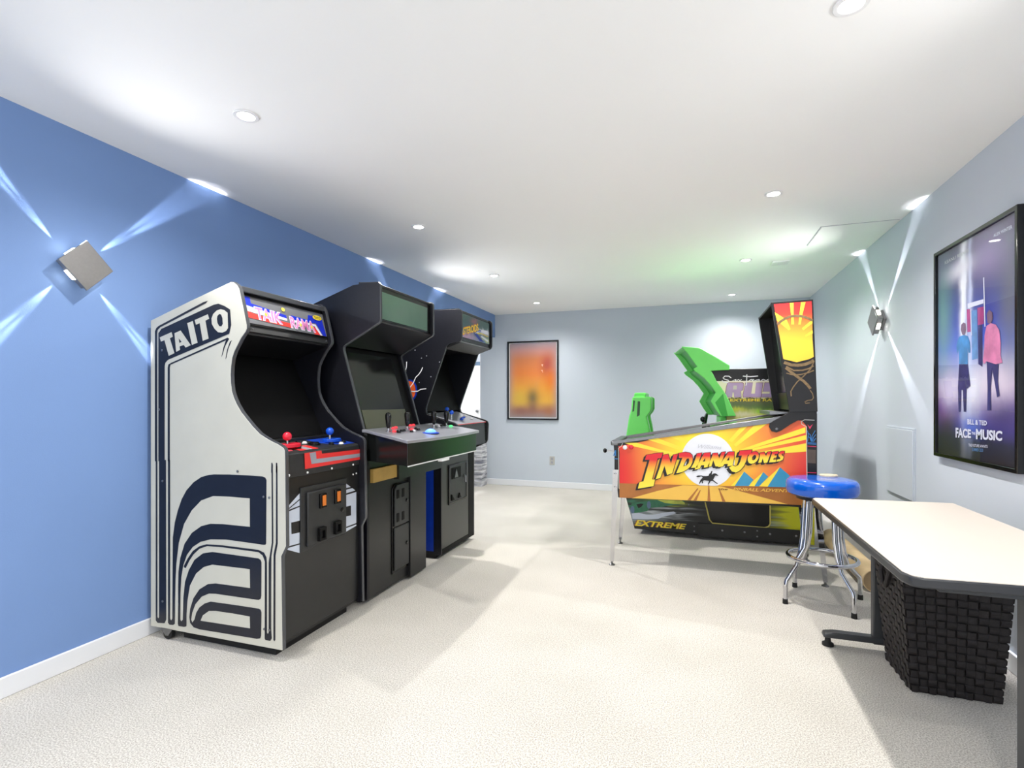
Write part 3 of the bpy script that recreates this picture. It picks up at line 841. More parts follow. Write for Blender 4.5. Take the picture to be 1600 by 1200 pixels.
# side print
sp_ = Print('y', A0, -1, sideL)
navy = [
 [(-2.225,1.716),(-2.203,1.724),(-2.191,1.704),(-2.148,1.68),(-2.143,1.569),(-2.549,1.448),(-2.569,1.42)] + [(-2.563,0.925),(-2.561,0.09),(-2.573,0.083),(-2.624,0.077),(-2.636,0.089),(-2.636,0.923)] + [(-2.64,1.594),(-2.631,1.614),(-2.614,1.627),(-2.279,1.735),(-2.284,1.724),(-2.602,1.621),(-2.614,1.611),(-2.395,1.684)],
]
navy = [
 [(-2.279,1.736),(-2.29,1.725),(-2.604,1.618),(-2.622,1.605),(-2.625,1.59),(-2.625,0.921),(-2.642,0.92),(-2.642,1.599),(-2.632,1.616),(-2.616,1.626),(-2.306,1.732)],
 [(-2.636,0.927),(-2.624,0.928),(-2.624,0.109),(-2.618,0.103),(-2.612,0.11),(-2.612,0.928),(-2.563,0.93),(-2.561,0.104),(-2.573,0.083),(-2.622,0.078),(-2.636,0.089)],
 [(-2.608,1.597),(-2.596,1.61),(-2.241,1.714),(-2.209,1.718),(-2.171,1.705),(-2.134,1.685),(-2.126,1.609),(-2.139,1.566),(-2.549,1.448),(-2.567,1.433),(-2.572,1.416),(-2.572,0.923),(-2.617,0.921),(-2.617,1.589)],
 [(-2.15,1.547),(-2.14,1.541),(-2.166,1.505),(-2.182,1.465),(-2.19,1.45),(-2.177,1.497),(-2.161,1.534),(-2.532,1.422),(-2.536,1.407),(-2.536,0.924),(-2.551,0.924),(-2.551,1.407),(-2.546,1.424),(-2.526,1.432)],
 [(-2.121,1.534),(-2.126,1.528),(-2.145,1.492),(-2.158,1.448),(-2.164,1.44),(-2.153,1.488),(-2.134,1.528)],
 [(-2.549,0.93),(-2.534,0.931),(-2.534,0.112),(-2.527,0.104),(-2.519,0.114),(-2.515,0.532),(-2.501,0.612),(-2.48,0.675),(-2.454,0.733),(-2.421,0.781),(-2.373,0.824),(-2.321,0.853),(-2.27,0.866),(-2.237,0.87),(-2.138,0.874),(-2.031,0.875),(-1.932,0.874),(-1.916,0.869),(-1.909,0.858),(-1.91,0.705),(-1.911,0.554),(-1.916,0.548),(-1.932,0.547),(-2.052,0.55),(-2.16,0.552),(-2.259,0.545),(-2.327,0.526),(-2.378,0.496),(-2.417,0.453),(-2.442,0.398),(-2.456,0.336),(-2.462,0.248),(-2.463,0.117),(-2.456,0.109),(-2.446,0.119),(-2.442,0.233),(-2.431,0.313),(-2.405,0.376),(-2.367,0.432),(-2.31,0.47),(-2.248,0.483),(-2.095,0.481),(-1.957,0.479),(-1.944,0.473),(-1.939,0.462),(-1.94,0.302),(-1.944,0.287),(-1.957,0.279),(-2.095,0.278),(-2.226,0.277),(-2.27,0.273),(-2.318,0.252),(-2.361,0.208),(-2.382,0.162),(-2.389,0.127),(-2.381,0.113),(-2.367,0.13),(-2.355,0.166),(-2.333,0.196),(-2.298,0.22),(-2.259,0.234),(-2.095,0.237),(-1.957,0.238),(-1.944,0.234),(-1.939,0.222),(-1.941,0.11),(-1.947,0.096),(-1.968,0.091),(-2.16,0.088),(-2.333,0.085),(-2.373,0.09),(-2.396,0.109),(-2.401,0.138),(-2.396,0.178),(-2.413,0.15),(-2.421,0.088),(-2.436,0.083),(-2.475,0.082),(-2.48,0.093),(-2.477,0.202),(-2.498,0.182),(-2.501,0.09),(-2.513,0.082),(-2.539,0.08),(-2.549,0.089)],
 [(-2.433,0.384),(-2.44,0.392),(-2.413,0.434),(-2.378,0.476),(-2.333,0.504),(-2.287,0.518),(-2.182,0.522),(-1.957,0.52),(-1.924,0.51),(-1.909,0.489),(-1.906,0.461),(-1.906,0.131),(-1.901,0.124),(-1.896,0.132),(-1.896,0.462),(-1.894,0.478),(-1.877,0.561),(-1.879,0.935),(-1.871,0.935),(-1.868,0.562),(-1.88,0.496),(-1.881,0.151),(-1.877,0.107),(-1.886,0.093),(-1.916,0.093),(-1.92,0.1),(-1.919,0.468),(-1.932,0.495),(-1.957,0.509),(-2.182,0.512),(-2.282,0.509),(-2.333,0.491),(-2.373,0.459),(-2.401,0.424),(-2.425,0.385)],
 [(-1.852,0.928),(-1.844,0.928),(-1.842,0.56),(-1.855,0.502),(-1.856,0.102),(-1.862,0.095),(-1.868,0.1),(-1.867,0.505),(-1.853,0.563)],
]
sp_.polys('stripe_print', M['navy'], navy, [1, 1.1, 1.2, 1, 1, 1, 1.1, 1], label='navy stripe artwork')
crm = [
 [(-2.242,0.762),(-2.138,0.765),(-2.01,0.764),(-2.009,0.627),(-2.095,0.627),(-2.182,0.627),(-2.259,0.623),(-2.321,0.606),(-2.384,0.567),(-2.433,0.508),(-2.463,0.431),(-2.475,0.36),(-2.477,0.281),(-2.477,0.194),(-2.48,0.093),(-2.498,0.09),(-2.498,0.191),(-2.495,0.314),(-2.489,0.402),(-2.472,0.509),(-2.436,0.608),(-2.384,0.681),(-2.321,0.735)],
 [(-2.248,0.42),(-2.116,0.421),(-2.01,0.422),(-2.008,0.331),(-2.116,0.33),(-2.226,0.329),(-2.276,0.32),(-2.333,0.287),(-2.373,0.237),(-2.393,0.187),(-2.403,0.151),(-2.401,0.13),(-2.412,0.093),(-2.419,0.092),(-2.419,0.149),(-2.413,0.219),(-2.396,0.299),(-2.355,0.364),(-2.304,0.402)],
 [(-2.27,0.186),(-2.226,0.192),(-2.116,0.194),(-2.01,0.193),(-2.008,0.136),(-2.116,0.134),(-2.226,0.132),(-2.325,0.13),(-2.31,0.159)],
]
sp_.polys('stripe_print', M['creamp'], crm, 2, label='cream cut-out in the navy artwork')
lt = lambda q: q
tai = [
 [(-2.606,1.566),(-2.522,1.59),(-2.513,1.566),(-2.534,1.559),(-2.502,1.481),(-2.542,1.468),(-2.572,1.55),(-2.597,1.544)],
 [[(-2.502,1.583),(-2.459,1.596),(-2.39,1.518),(-2.425,1.507),(-2.438,1.521),(-2.466,1.514),(-2.463,1.497),(-2.49,1.487)], [(-2.472,1.556),(-2.452,1.537),(-2.468,1.532)]],
 [(-2.414,1.631),(-2.376,1.64),(-2.344,1.529),(-2.382,1.519)],
 [(-2.364,1.644),(-2.276,1.669),(-2.267,1.646),(-2.292,1.638),(-2.271,1.547),(-2.31,1.537),(-2.33,1.627),(-2.355,1.62)],
 [[(-2.252,1.647),(-2.241,1.668),(-2.219,1.684),(-2.193,1.69),(-2.168,1.683),(-2.148,1.669),(-2.145,1.594),(-2.158,1.58),(-2.182,1.573),(-2.209,1.576),(-2.232,1.594),(-2.25,1.619)], [(-2.217,1.642),(-2.213,1.622),(-2.202,1.606),(-2.187,1.604),(-2.179,1.616),(-2.181,1.645),(-2.19,1.663),(-2.203,1.666),(-2.214,1.656)]],
]
sp_.polys('side_lettering', M['creamp'], tai, 3, label='cream lettering TAITO')
sp_.polys('scuff_print', M['navy'], [[(-2.15,1.682),(-2.134,1.673),(-2.139,1.66),(-2.145,1.666)], [(-1.88,0.941),(-1.873,0.941),(-1.873,0.894),(-1.881,0.894)], [(-1.853,0.942),(-1.845,0.942),(-1.845,0.895),(-1.853,0.895)]], 1)
for q in [(-2.085,0.891),(-1.926,0.777),(-1.891,0.775),(-2.585,0.82),(-2.585,0.196),(-1.891,0.145),(-1.921,0.145)] + [(-2.61,1.191),(-2.588,1.498)]:
    MB().lathe((q[0], A0 - 0.001, q[1]), [(0.006, 0), (0.006, -0.003), (0.002, -0.005)], 10, 'y').build('screw', M['steel'], sideL)

# ---- 2: big black four-player cabinet
B0, B1 = 2.70, 3.40
c2 = thing('arcade_cabinet', 'all-black arcade cabinet with blank green marquee and wide four-joystick control deck, in the middle', 'arcade cabinet', (-2.25, 3.05, 0), 'upright arcade cabinets along the blue wall')
pr2 = [(-2.64, 1.73), (-2.40, 1.79), (-2.183, 1.862), (-1.939, 1.943), (-1.9, 1.945), (-1.9, 1.953), (-1.765, 1.946), (-1.752, 1.935), (-1.75, 1.72), (-1.757, 1.708), (-2.0, 1.58), (-2.012, 1.565), (-2.012, 1.545), (-1.868, 1.06), (-1.84, 1.0), (-1.84, 0.03), (-2.64, 0.03)]
for y in (B0, B1 - 0.02):
    MB().prism(pr2, 'y', y, y + 0.02).build('side_panel', M['black_navy'], c2, bev=0.0015)
    strip(MB(), pr2[5:15], y + 0.001, y + 0.019, 0.004).build('edge_molding', M['tmold'], c2)
y0, y1 = B0 + 0.02, B1 - 0.02
MB().box(-2.64, -2.625, y0, y1, 0.03, 1.72).build('back_panel', M['black'], c2)
slab(MB(), (-2.62, 1.732), (-1.94, 1.935), y0, y1, -0.018).build('top_panel', M['black'], c2)
MB().box(-1.94, -1.77, y0, y1, 1.925, 1.943).build('top_rail', M['black'], c2, bev=0.003)
mq = MB().box(-1.80, -1.772, y0, y1, 1.722, 1.925).build('marquee_frame', M['black_gloss'], c2, bev=0.002)
MB().box(-1.774, -1.768, y0 + 0.005, y1 - 0.05, 1.735, 1.90).build('marquee', M['mirror_green'], c2, label='blank greenish acrylic marquee')
slab(MB(), (-1.772, 1.722), (-2.02, 1.588), y0, y1, 0.015).build('speaker_panel', M['black'], c2)
slab(MB(), (-1.90, 1.04), (-2.06, 1.57), y0, y1, -0.014).build('monitor_bezel', M['void'], c2)
slab(MB(), (-1.915, 1.105), (-2.045, 1.54), y0 + 0.04, y1 - 0.10, -0.01).build('monitor_glass', M['screen'], c2)
slab(MB(), (-1.896, 1.06), (-1.931, 1.175), y0 + 0.04, y1 - 0.10, -0.01).build('bezel_card', M['screen2'], c2)
# control deck
top = [(-1.85, 2.66), (-1.82, 2.665), (-1.45, 2.50), (-1.432, 2.75), (-1.425, 3.0), (-1.432, 3.25), (-1.45, 3.53), (-1.60, 3.585), (-1.85, 3.585)]
def zd2(x): return 1.02 + (x + 1.45) / (-0.40) * 0.045
mb = MB(); n = len(top)
vs = [(x, y, zd2(x) - 0.018) for x, y in top] + [(x, y, zd2(x)) for x, y in top]
mb.add(vs, [tuple(range(n - 1, -1, -1)), tuple(range(n, 2 * n))] + [(i, (i + 1) % n, n + (i + 1) % n, n + i) for i in range(n)])
M['deckgrey'] = mat('grey_metallic_deck', (150, 152, 160), 0.3, 0.2, var=0.05)
dtop = mb.build('control_deck', M['deckgrey'], c2, bev=0.003, label='grey metallic control deck')
ins = [(-1.85, 2.672), (-1.825, 2.68), (-1.462, 2.525), (-1.462, 3.505), (-1.62, 3.57), (-1.85, 3.57)]
mb = MB(); n = len(ins)
vs = [(x, y, 0.875) for x, y in ins] + [(x, y, zd2(x) - 0.018) for x, y in ins]
mb.add(vs, [tuple(range(n - 1, -1, -1)), tuple(range(n, 2 * n))] + [(i, (i + 1) % n, n + (i + 1) % n, n + i) for i in range(n)])
M['deckbox'] = mat('black_semi_gloss_box', (24, 26, 26), 0.22, var=0.08, scale=3)
mb.build('control_box', M['deckbox'], c2, bev=0.004)
MB().tube([(-1.462, 2.53, 0.874), (-1.462, 3.50, 0.874)], 0.0035, 6).build('box_lip', M['white'], c2)
MB().prism([(-1.478, 2.92), (-1.45, 2.93), (-1.447, 2.98), (-1.45, 3.03), (-1.478, 3.04)], 'z', 0.858, 0.874).build('pull_handle', M['white'], c2, bev=0.003)
MB().box(-1.84, -1.80, 3.0, 3.63, 0.72, 0.874).build('apron', M['char2'], c2)
MB().box(-1.84, -1.815, 2.73, 3.0, 0.735, 0.82).build('wood_cleat', M['wood'], c2, bev=0.002, label='bare wood cleat under the control box')
MB().box(-1.86, -1.84, y0, y1, 0.03, 1.0).build('front_panel', M['char2'], c2, bev=0.002)
MB().box(-2.62, -1.86, y0, y1, 0.03, 0.05).build('bottom_panel', M['black'], c2)
MB().box(-1.84, -1.815, 3.175, 3.40, 0.02, 0.73).build('cover_board', M['char2'], c2, bev=0.002)
cd = MB().prism([(2.972, 0.10), (3.17, 0.10), (3.17, 0.69), (3.0, 0.69), (2.972, 0.66)], 'x', -1.84, -1.832).build('coin_door', M['black_gloss'], c2, bev=0.003)
MB().prism([(2.985, 0.41), (3.168, 0.41), (3.168, 0.68), (3.02, 0.68), (2.99, 0.655)], 'x', -1.832, -1.822).build('upper_door_leaf', M['char'], cd, bev=0.004)
MB().prism([(2.985, 0.12), (3.168, 0.12), (3.168, 0.40), (2.985, 0.40)], 'x', -1.832, -1.822).build('lower_door_leaf', M['char'], cd, bev=0.004)
for yy in (3.022, 3.088):
    for zz in (0.62, 0.465):
        MB().box(-1.823, -1.819, yy - 0.016, yy + 0.016, zz - 0.03, zz + 0.028).build('coin_slot', M['void'], cd, bev=0.002)
for zz in (0.56, 0.27):
    MB().lathe((-1.822, 3.135, zz), [(0.013, 0), (0.013, 0.005), (0.006, 0.007)], 14, 'x').build('door_lock', M['black_gloss'], cd)
# deck hardware
JX = -1.66
for (xx, yy) in ((-1.72, 2.743), (-1.725, 2.976), (-1.70, 3.30), (-1.70, 3.50)):
    joystick(c2, xx, yy, zd2(xx), M['black_gloss'], kind='bat')
for (xx, yy), mm in zip([(-1.776,2.89),(-1.684,2.752),(-1.791,2.946),(-1.678,2.772),(-1.648,2.746),(-1.679,2.827),(-1.684,2.863),(-1.818,3.177),(-1.693,2.979),(-1.82,3.224),(-1.628,2.863),(-1.643,2.916),(-1.698,3.04),(-1.662,3.01),(-1.803,3.569),(-1.695,3.365),(-1.714,3.435),(-1.723,3.485),(-1.706,3.491),(-1.778,3.755),(-1.696,3.605),(-1.809,3.871),(-2.167,3.18),(-2.169,3.281),(-2.263,4.167),(-2.298,4.298)], ['red_lit', 'red_lit', 'red_lit', 'black_gloss', 'black_gloss', 'black_gloss', 'black_gloss', 'red_lit', 'red_lit', 'red_lit', 'black_gloss', 'white', 'black_gloss', 'black_gloss', 'blue_lit', 'white', 'black_gloss', 'black_gloss', 'black_gloss', 'green_lit', 'green_lit', 'black_gloss', 'white', 'white', 'black_gloss', 'black_gloss']):
    if yy > 3.57 and mm == 'green_lit': xx, yy = -1.66, 3.47 + 0.04 * random.random()
    if -1.84 < xx < -1.45 and yy < 3.56: button(c2, xx, yy, zd2(xx) + 0.001, M[mm], 0.010)
TBX, TBY = [(-1.543,2.95)][0]
tb = MB().lathe((TBX, TBY, zd2(TBX)), [(0.055, 0), (0.055, 0.004), (0.04, 0.008)], 28).build('trackball_collar', M['blue_panel'], c2)
MB().lathe((TBX, TBY, zd2(TBX)), [(0.036, 0.004), (0.034, 0.012), (0.028, 0.02), (0.016, 0.027), (0.002, 0.03)], 24).build('trackball', M['trackball'], tb, label='lit blue trackball')

# ---- 3: black cabinet with colourful marquee
D0, D1 = 3.654, 4.315
c3 = thing('arcade_cabinet', 'black arcade cabinet with yellow ASTEROIDS marquee, farthest from the camera', 'arcade cabinet', (-2.25, 3.985, 0), 'upright arcade cabinets along the blue wall')
pr3 = [(-2.64, 1.80), (-2.3, 1.88), (-2.0, 1.94), (-1.879, 1.943), (-1.672, 1.941), (-1.656, 1.932), (-1.649, 1.915), (-1.650, 1.72), (-1.655, 1.703), (-1.668, 1.692), (-1.744, 1.68), (-1.765, 1.670), (-1.782, 1.650), (-1.95, 1.20), (-1.958, 1.165), (-1.950, 1.136), (-1.935, 1.125), (-1.71, 1.062), (-1.690, 1.05), (-1.683, 1.03), (-1.690, 0.89), (-1.70, 0.868), (-1.808, 0.82), (-1.82, 0.80), (-1.82, 0.035), (-2.64, 0.035)]
for y in (D0, D1 - 0.02):
    MB().prism(pr3, 'y', y, y + 0.02).build('side_panel', M['black_navy'], c3, bev=0.0015)
    strip(MB(), pr3[3:24], y + 0.0005, y + 0.0195, 0.004).build('edge_molding', M['tmoldb'], c3)
y0, y1 = D0 + 0.02, D1 - 0.02
MB().box(-2.64, -2.625, y0, y1, 0.035, 1.79).build('back_panel', M['black'], c3)
slab(MB(), (-2.62, 1.80), (-1.98, 1.94), y0, y1, -0.018).build('top_panel', M['black'], c3)
MB().box(-1.98, -1.665, y0, y1, 1.918, 1.938).build('top_rail', M['tmoldb'], c3, bev=0.003)
MB().box(-1.69, -1.664, y0, y1, 1.70, 1.918).build('marquee_frame', M['tmoldb'], c3, bev=0.002)
M['ast'] = picmat('space_marquee_print', 1, [(-0.15, (126, 160, 200)), (-0.02, (60, 90, 96)), (0.1, (52, 84, 80))], [(-0.2, -0.08, 0.2, 0.03, (210, 160, 190), 0.7), (0.17, 0.0, 0.12, 0.02, (220, 214, 226), 0.9), (0.2, -0.06, 0.12, 0.02, (200, 206, 120), 0.8), (-0.05, 0.06, 0.08, 0.03, (170, 90, 110), 0.6)], noise=0.10, nscale=14)
mq = MB().box(-0.004, 0.004, -0.29, 0.29, -0.09, 0.09)
mq.v = [(x - 1.662, y + 3.975, z + 1.822) for x, y, z in mq.v]
mq = mq.build('marquee', M['ast'], c3, loc=(-1.662, 3.975, 1.822))
mp_ = Print('x', -1.6575, 1, mq)
AQ = [(3.663,1.788),(4.011,1.874),(4.019,1.819),(3.663,1.74)]
mp_.text('marquee_lettering', M['orange'], 'ASTEROIDS', [(a - 0.003, b + (0.006 if i < 2 else -0.006)) for i, (a, b) in enumerate(AQ)], 1, 0.03)
mp_.text('marquee_lettering', M['yellow'], 'ASTEROIDS', AQ, 2, 0.012)
mp_.polys('marquee_print', M['mwhite'], [[(3.931,1.784),(4.06,1.834),(4.232,1.843),(4.241,1.812),(4.162,1.812),(4.077,1.817)], [(4.093,1.784),(4.241,1.763),(4.241,1.746),(4.06,1.774)]], 1)
mp_.polys('marquee_print', M['blue_side'], [[(3.915,1.785),(3.995,1.788),(4.144,1.736),(4.043,1.738)], [(3.987,1.817),(4.077,1.831),(4.077,1.82),(3.995,1.81)]], 1.5)
mp_.polys('marquee_print', M['yellow'], [[(3.987,1.797),(4.093,1.805),(4.241,1.795),(4.241,1.789),(4.093,1.799),(3.987,1.79)]], 2)
MB().box(-1.70, -1.668, y0, y1, 1.69, 1.70).build('light_strip', M['alu'], c3)
slab(MB(), (-1.672, 1.70), (-1.80, 1.655), y0, y1, 0.015).build('speaker_panel', M['char'], c3)
slab(MB(), (-1.975, 1.15), (-2.12, 1.66), y0, y1, -0.014).build('monitor_bezel', M['void'], c3)
MB().box(-2.12, -1.80, y0, y1, 1.655, 1.67).build('hood_underside', M['black'], c3)
slab(MB(), (-1.99, 1.19), (-2.10, 1.60), y0 + 0.05, y1 - 0.05, -0.01).build('monitor_glass', M['screen'], c3)
cp = MB().prism([(-1.70, 1.052), (-1.985, 1.140), (-1.985, 1.12), (-1.80, 0.87), (-1.703, 0.875)], 'y', y0, y1).build('control_panel', M['deckgrey'], c3, bev=0.003, label='pale grey control panel with red edge line')
MB().tube([(-1.703, y0 + 0.002, 1.048), (-1.703, y1 - 0.002, 1.048)], 0.004, 6).build('red_edge_line', M['red'], cp)
MB().box(-1.703, -1.697, y0, y1, 0.875, 1.045).build('control_front', M['deckbox'], c3)
MB().box(-1.80, -1.703, y0, y1, 0.862, 0.878).build('control_underside', M['tmoldb'], c3)
def zd3(x): return 1.052 + (x + 1.70) / (-0.285) * 0.088
for yy in (3.80, 3.88):
    joystick(c3, -1.80 - (yy - 3.8), yy, zd3(-1.80 - (yy - 3.8)), M['blue_plastic'], 0.018, 0.06)
for xx, yy in ((-1.78, 3.95), (-1.80, 4.0), (-1.82, 4.08), (-1.78, 4.15), (-1.86, 4.2)):
    button(c3, xx, yy, zd3(xx) + 0.001, M['white'] if yy > 4.1 else M['blue_plastic'], 0.013)
M['sheen'] = mat('brushed_dark_front', (64, 66, 63), 0.3, 0.3, var=0.05, scale=4)
MB().box(-1.85, -1.822, y0, 4.19, 0.075, 0.84).build('front_panel', M['sheen'], c3, bev=0.002)
MB().box(-1.85, -1.819, 4.19, y1, 0.037, 0.84).build('front_stile', M['void'], c3, bev=0.002)
MB().box(-1.85, -1.819, y0, 4.19, 0.037, 0.075).build('kick_rail', M['void'], c3, bev=0.002)
MB().box(-2.62, -1.85, y0, y1, 0.035, 0.055).build('bottom_panel', M['black'], c3)
MB().box(-2.58, -1.88, D0 + 0.02, D1 - 0.02, 0.0, 0.035).build('plinth', M['rubber'], c3)
MB().box(-2.58, -1.90, B0 + 0.03, B1 - 0.03, 0.0, 0.03).build('plinth', M['rubber'], c2)
cd = MB().frame([(3.78, 0.40), (4.13, 0.40), (4.13, 0.72), (3.78, 0.72)], [(3.795, 0.415), (4.115, 0.415), (4.115, 0.705), (3.795, 0.705)], 'x', -1.82, -1.810).build('coin_door', M['black_gloss'], c3, bev=0.002)
MB().box(-1.82, -1.814, 3.796, 4.114, 0.416, 0.704).build('door_leaf', M['char'], cd)
MB().box(-1.814, -1.808, 3.83, 4.00, 0.60, 0.69).build('coin_entry', M['void'], cd, bev=0.002)
MB().prism([(3.86, 0.61), (3.93, 0.61), (3.895, 0.68)], 'x', -1.81, -1.800).build('coin_chute', M['steel'], cd)
MB().prism([(3.82, 0.43), (3.87, 0.43), (3.82, 0.48)], 'x', -1.814, -1.804).build('coin_return', M['void'], cd)
MB().prism([(3.95, 0.43), (4.0, 0.43), (3.97, 0.47)], 'x', -1.814, -1.804).build('coin_return', M['void'], cd)
ky = MB().lathe((-1.812, 4.075, 0.60), [(0.011, 0), (0.011, 0.008), (0.005, 0.010)], 14, 'x').build('door_lock', M['steel'], cd)
MB().box(-1.806, -1.796, 4.070, 4.080, 0.545, 0.60).build('key', M['chrome'], ky)
# blue lower side print and the cratered orange planet
s3 = Print('y', D0, -1, c3)
s3.polys('side_print', M['blue_side'], [[(-1.885, 0.06), (-1.885, 0.74), (-2.62, 0.80), (-2.62, 0.06)]], 1, label='deep blue lower side print')
pc = [(-2.093,1.318)][0]
s3.polys('side_print', M['blue_side'], [ellipse(pc, 0.065, 0.085, 30)], 1)
M['planet'] = mat('orange_planet_print', (232, 96, 44), 0.4, var=0.15, scale=20)
s3.polys('side_print', M['planet'], [ellipse((pc[0] - 0.004, pc[1]), 0.054, 0.074, 30)], 2, label='orange cratered planet')
bolts = [[(-2.122,1.547),(-2.125,1.501),(-2.133,1.479),(-2.125,1.444)], [(-1.98,1.498),(-1.997,1.465),(-2.016,1.442),(-2.042,1.42),(-2.061,1.38),(-2.074,1.363),(-2.093,1.341)], [(-1.949,1.331),(-1.997,1.326),(-2.022,1.312),(-2.061,1.309),(-2.087,1.312),(-2.112,1.341)]]
s3.polys('side_print', M['white_print'], [s3.stroke_poly(b, 0.007) for b in bolts], 3, label='white lightning line')
for q in [(-1.991,1.572),(-1.833,1.537),(-1.908,1.424),(-2.048,1.636),(-1.946,1.588),(-2.01,1.38)]:
    s3.polys('side_print', M['grey_print'], [ellipse(q, 0.004, 0.004, 8)], 1)

# ================================================================== PINBALL MACHINE
N0, N1 = 3.95, 4.55
pb = thing('pinball_machine', 'pinball machine with orange sunburst side lettered INDIANA JONES on chrome legs', 'pinball machine', (0.15, 4.25, 0))
body = [(-0.535, 0.915), (0.813, 1.150), (0.813, 0.520), (-0.50, 0.512), (-0.508, 0.60)]
sd = None
for y in (N0, N1 - 0.02):
    o = MB().prism(body, 'y', y, y + 0.02).build('body_side', M['black'], pb, bev=0.002)
    if sd is None: sd = o
MB().box(-0.53, -0.505, N0 + .02, N1 - .02, 0.62, 0.905).build('body_front', M['black'], pb)
MB().box(-0.50, 0.81, N0 + .02, N1 - .02, 0.515, 0.53).build('body_bottom', M['black'], pb)
MB().box(0.795, 0.813, N0 + .02, N1 - .02, 0.53, 1.14).build('body_back', M['black'], pb)
def rail_z(x): return 0.915 + (x + 0.535) / 1.348 * 0.235
for y in (N0 - 0.006, N1 - 0.022):
    MB().prism([(-0.542, rail_z(-0.542) - 0.004), (0.70, rail_z(0.70) - 0.022), (0.70, rail_z(0.70) + 0.018), (-0.52, 0.934), (-0.542, 0.925)], 'y', y, y + 0.028).build('side_rail', M['steel'], pb, bev=0.002)
MB().box(-0.555, -0.50, N0 - 0.004, N1 + 0.004, 0.900, 0.936).build('lockdown_bar', M['steel'], pb, bev=0.008)
M['pfield'] = picmat('playfield_print', 0, [(0.6, (60, 90, 60)), (1.2, (190, 120, 60))], [(-0.2, 0.9, 0.2, 0.2, (210, 60, 40), 0.8), (0.3, 1.0, 0.2, 0.1, (230, 200, 80), 0.8)], noise=0.2, nscale=14)
MB().prism([(-0.50, 0.80), (0.79, 1.00), (0.79, 0.985), (-0.50, 0.785)], 'y', N0 + .022, N1 - .022).build('playfield', M['pfield'], pb)
MB().add([(-0.50, N0 + .02, 0.924), (0.66, N0 + .02, 1.135), (0.66, N1 - .022, 1.135), (-0.50, N1 - .022, 0.924)], [(0, 1, 2, 3)]).build('playfield_glass', M['glass'], pb)
# body print
pp = Print('y', N0, -1, sd)
M['sunset'] = picmat('sunset_print', 0, [(0.45, (236, 120, 60)), (1.2, (240, 120, 60))], [(0.08, 0.83, 0.42, 0.42, (244, 150, 50), 1.0), (-0.48, 0.7, 0.17, 0.5, (222, 26, 36), 1.0), (0.78, 0.7, 0.22, 0.5, (222, 40, 46), 0.95), (0.10, 0.86, 0.27, 0.24, (250, 226, 50), 1.4)])
# object coordinates of children share the machine's origin offset
M['sunset'].node_tree.nodes['Texture Coordinate'].object = None
art = [(-0.498,0.895),(-0.49,0.856),(-0.49,0.512),(0.751,0.535),(0.751,1.064),(0.722,1.103),(0.539,1.107),(0.017,1.014)]
def shift(m, parent):
    """print materials use world metres: move the object coordinates by the thing's origin"""
    nt = m.node_tree; tc = nt.nodes['Texture Coordinate']
    mp = nt.nodes.new('ShaderNodeVectorMath'); mp.operation = 'ADD'
    mp.inputs[1].default_value = wpos(parent)
    ls = [l.to_socket for l in nt.links if l.from_socket == tc.outputs['Object']]
    nt.links.new(tc.outputs['Object'], mp.inputs[0])
    for t in ls: nt.links.new(mp.outputs[0], t)
shift(M['sunset'], sd)
shift(M['pfield'], sd)
pp.polys('side_artwork', M['sunset'], [art], 1, label='orange and red sunburst side artwork')
rays = [[(-0.452,0.922),(-0.365,0.926),(-0.195,0.88),(-0.021,0.845),(-0.03,0.82),(-0.215,0.864),(-0.385,0.898)], [(-0.284,0.95),(-0.215,0.963),(-0.021,0.891),(-0.03,0.87)], [(-0.136,0.979),(-0.073,0.988),(0.017,0.937),(0.003,0.921)],
  [(0.358,1.072),(0.405,1.08),(0.286,0.944),(0.264,0.956)], [(0.447,1.086),(0.526,1.095),(0.517,1.084),(0.313,0.915),(0.3,0.929)], [(0.743,1.059),(0.743,1.021),(0.349,0.882),(0.34,0.896)], [(0.749,1.007),(0.749,0.975),(0.367,0.878),(0.358,0.887)], [(0.749,0.951),(0.749,0.895),(0.403,0.855),(0.394,0.866)]]
pp.polys('sunray_print', M['yellow'], rays, 2, label='yellow sun rays')
sunc = [(0.127,0.813),(0.304,0.82),(0.127,1.002)]
srx, srz = sunc[1][0] - sunc[0][0], sunc[2][1] - sunc[0][1]
hz = [(-0.49,0.619),(-0.03,0.63),(0.751,0.65)]
M['sunw'] = mat('white_sun_print', (232, 234, 240), 0.4, var=0.02)
sun = [p for p in ellipse(sunc[0], srx, srz, 48) if p[1] > hz[1][1] - 0.002]
pp.polys('sun_print', M['sunw'], [sorted(sun, key=lambda p: math.atan2(p[1] - sunc[0][1], p[0] - sunc[0][0]) if math.atan2(p[1] - sunc[0][1], p[0] - sunc[0][0]) > -PI / 2 else math.atan2(p[1] - sunc[0][1], p[0] - sunc[0][0]) + 2 * PI)], 3, label='white sun disc')
pp.polys('desert_print', M['brown'], [[(-0.49,0.619),(-0.03,0.63),(0.751,0.65),(0.751,0.535),(-0.49,0.512)]], 4)
pp.polys('desert_print', M['gold'], [[(-0.04,0.628),(0.213,0.634),(0.358,0.602),(0.638,0.534),(-0.401,0.513),(-0.215,0.578)]], 5)
pp.polys('desert_print', M['brown'], [[(0.06,0.613),(0.065,0.608),(0.013,0.522),(-0.009,0.523)], [(0.077,0.601),(0.082,0.598),(0.053,0.523),(0.032,0.523)], [(0.132,0.637),(0.138,0.637),(0.147,0.524),(0.126,0.525)], [(0.198,0.62),(0.204,0.619),(0.246,0.527),(0.224,0.527)]], 6)
pp.polys('pyramid_print', M['yellow'], [[(0.365,0.746),(0.313,0.642),(0.278,0.64)], [(0.486,0.749),(0.436,0.646),(0.387,0.645)], [(0.589,0.787),(0.52,0.647),(0.458,0.647)]], 7, label='yellow pyramid faces')
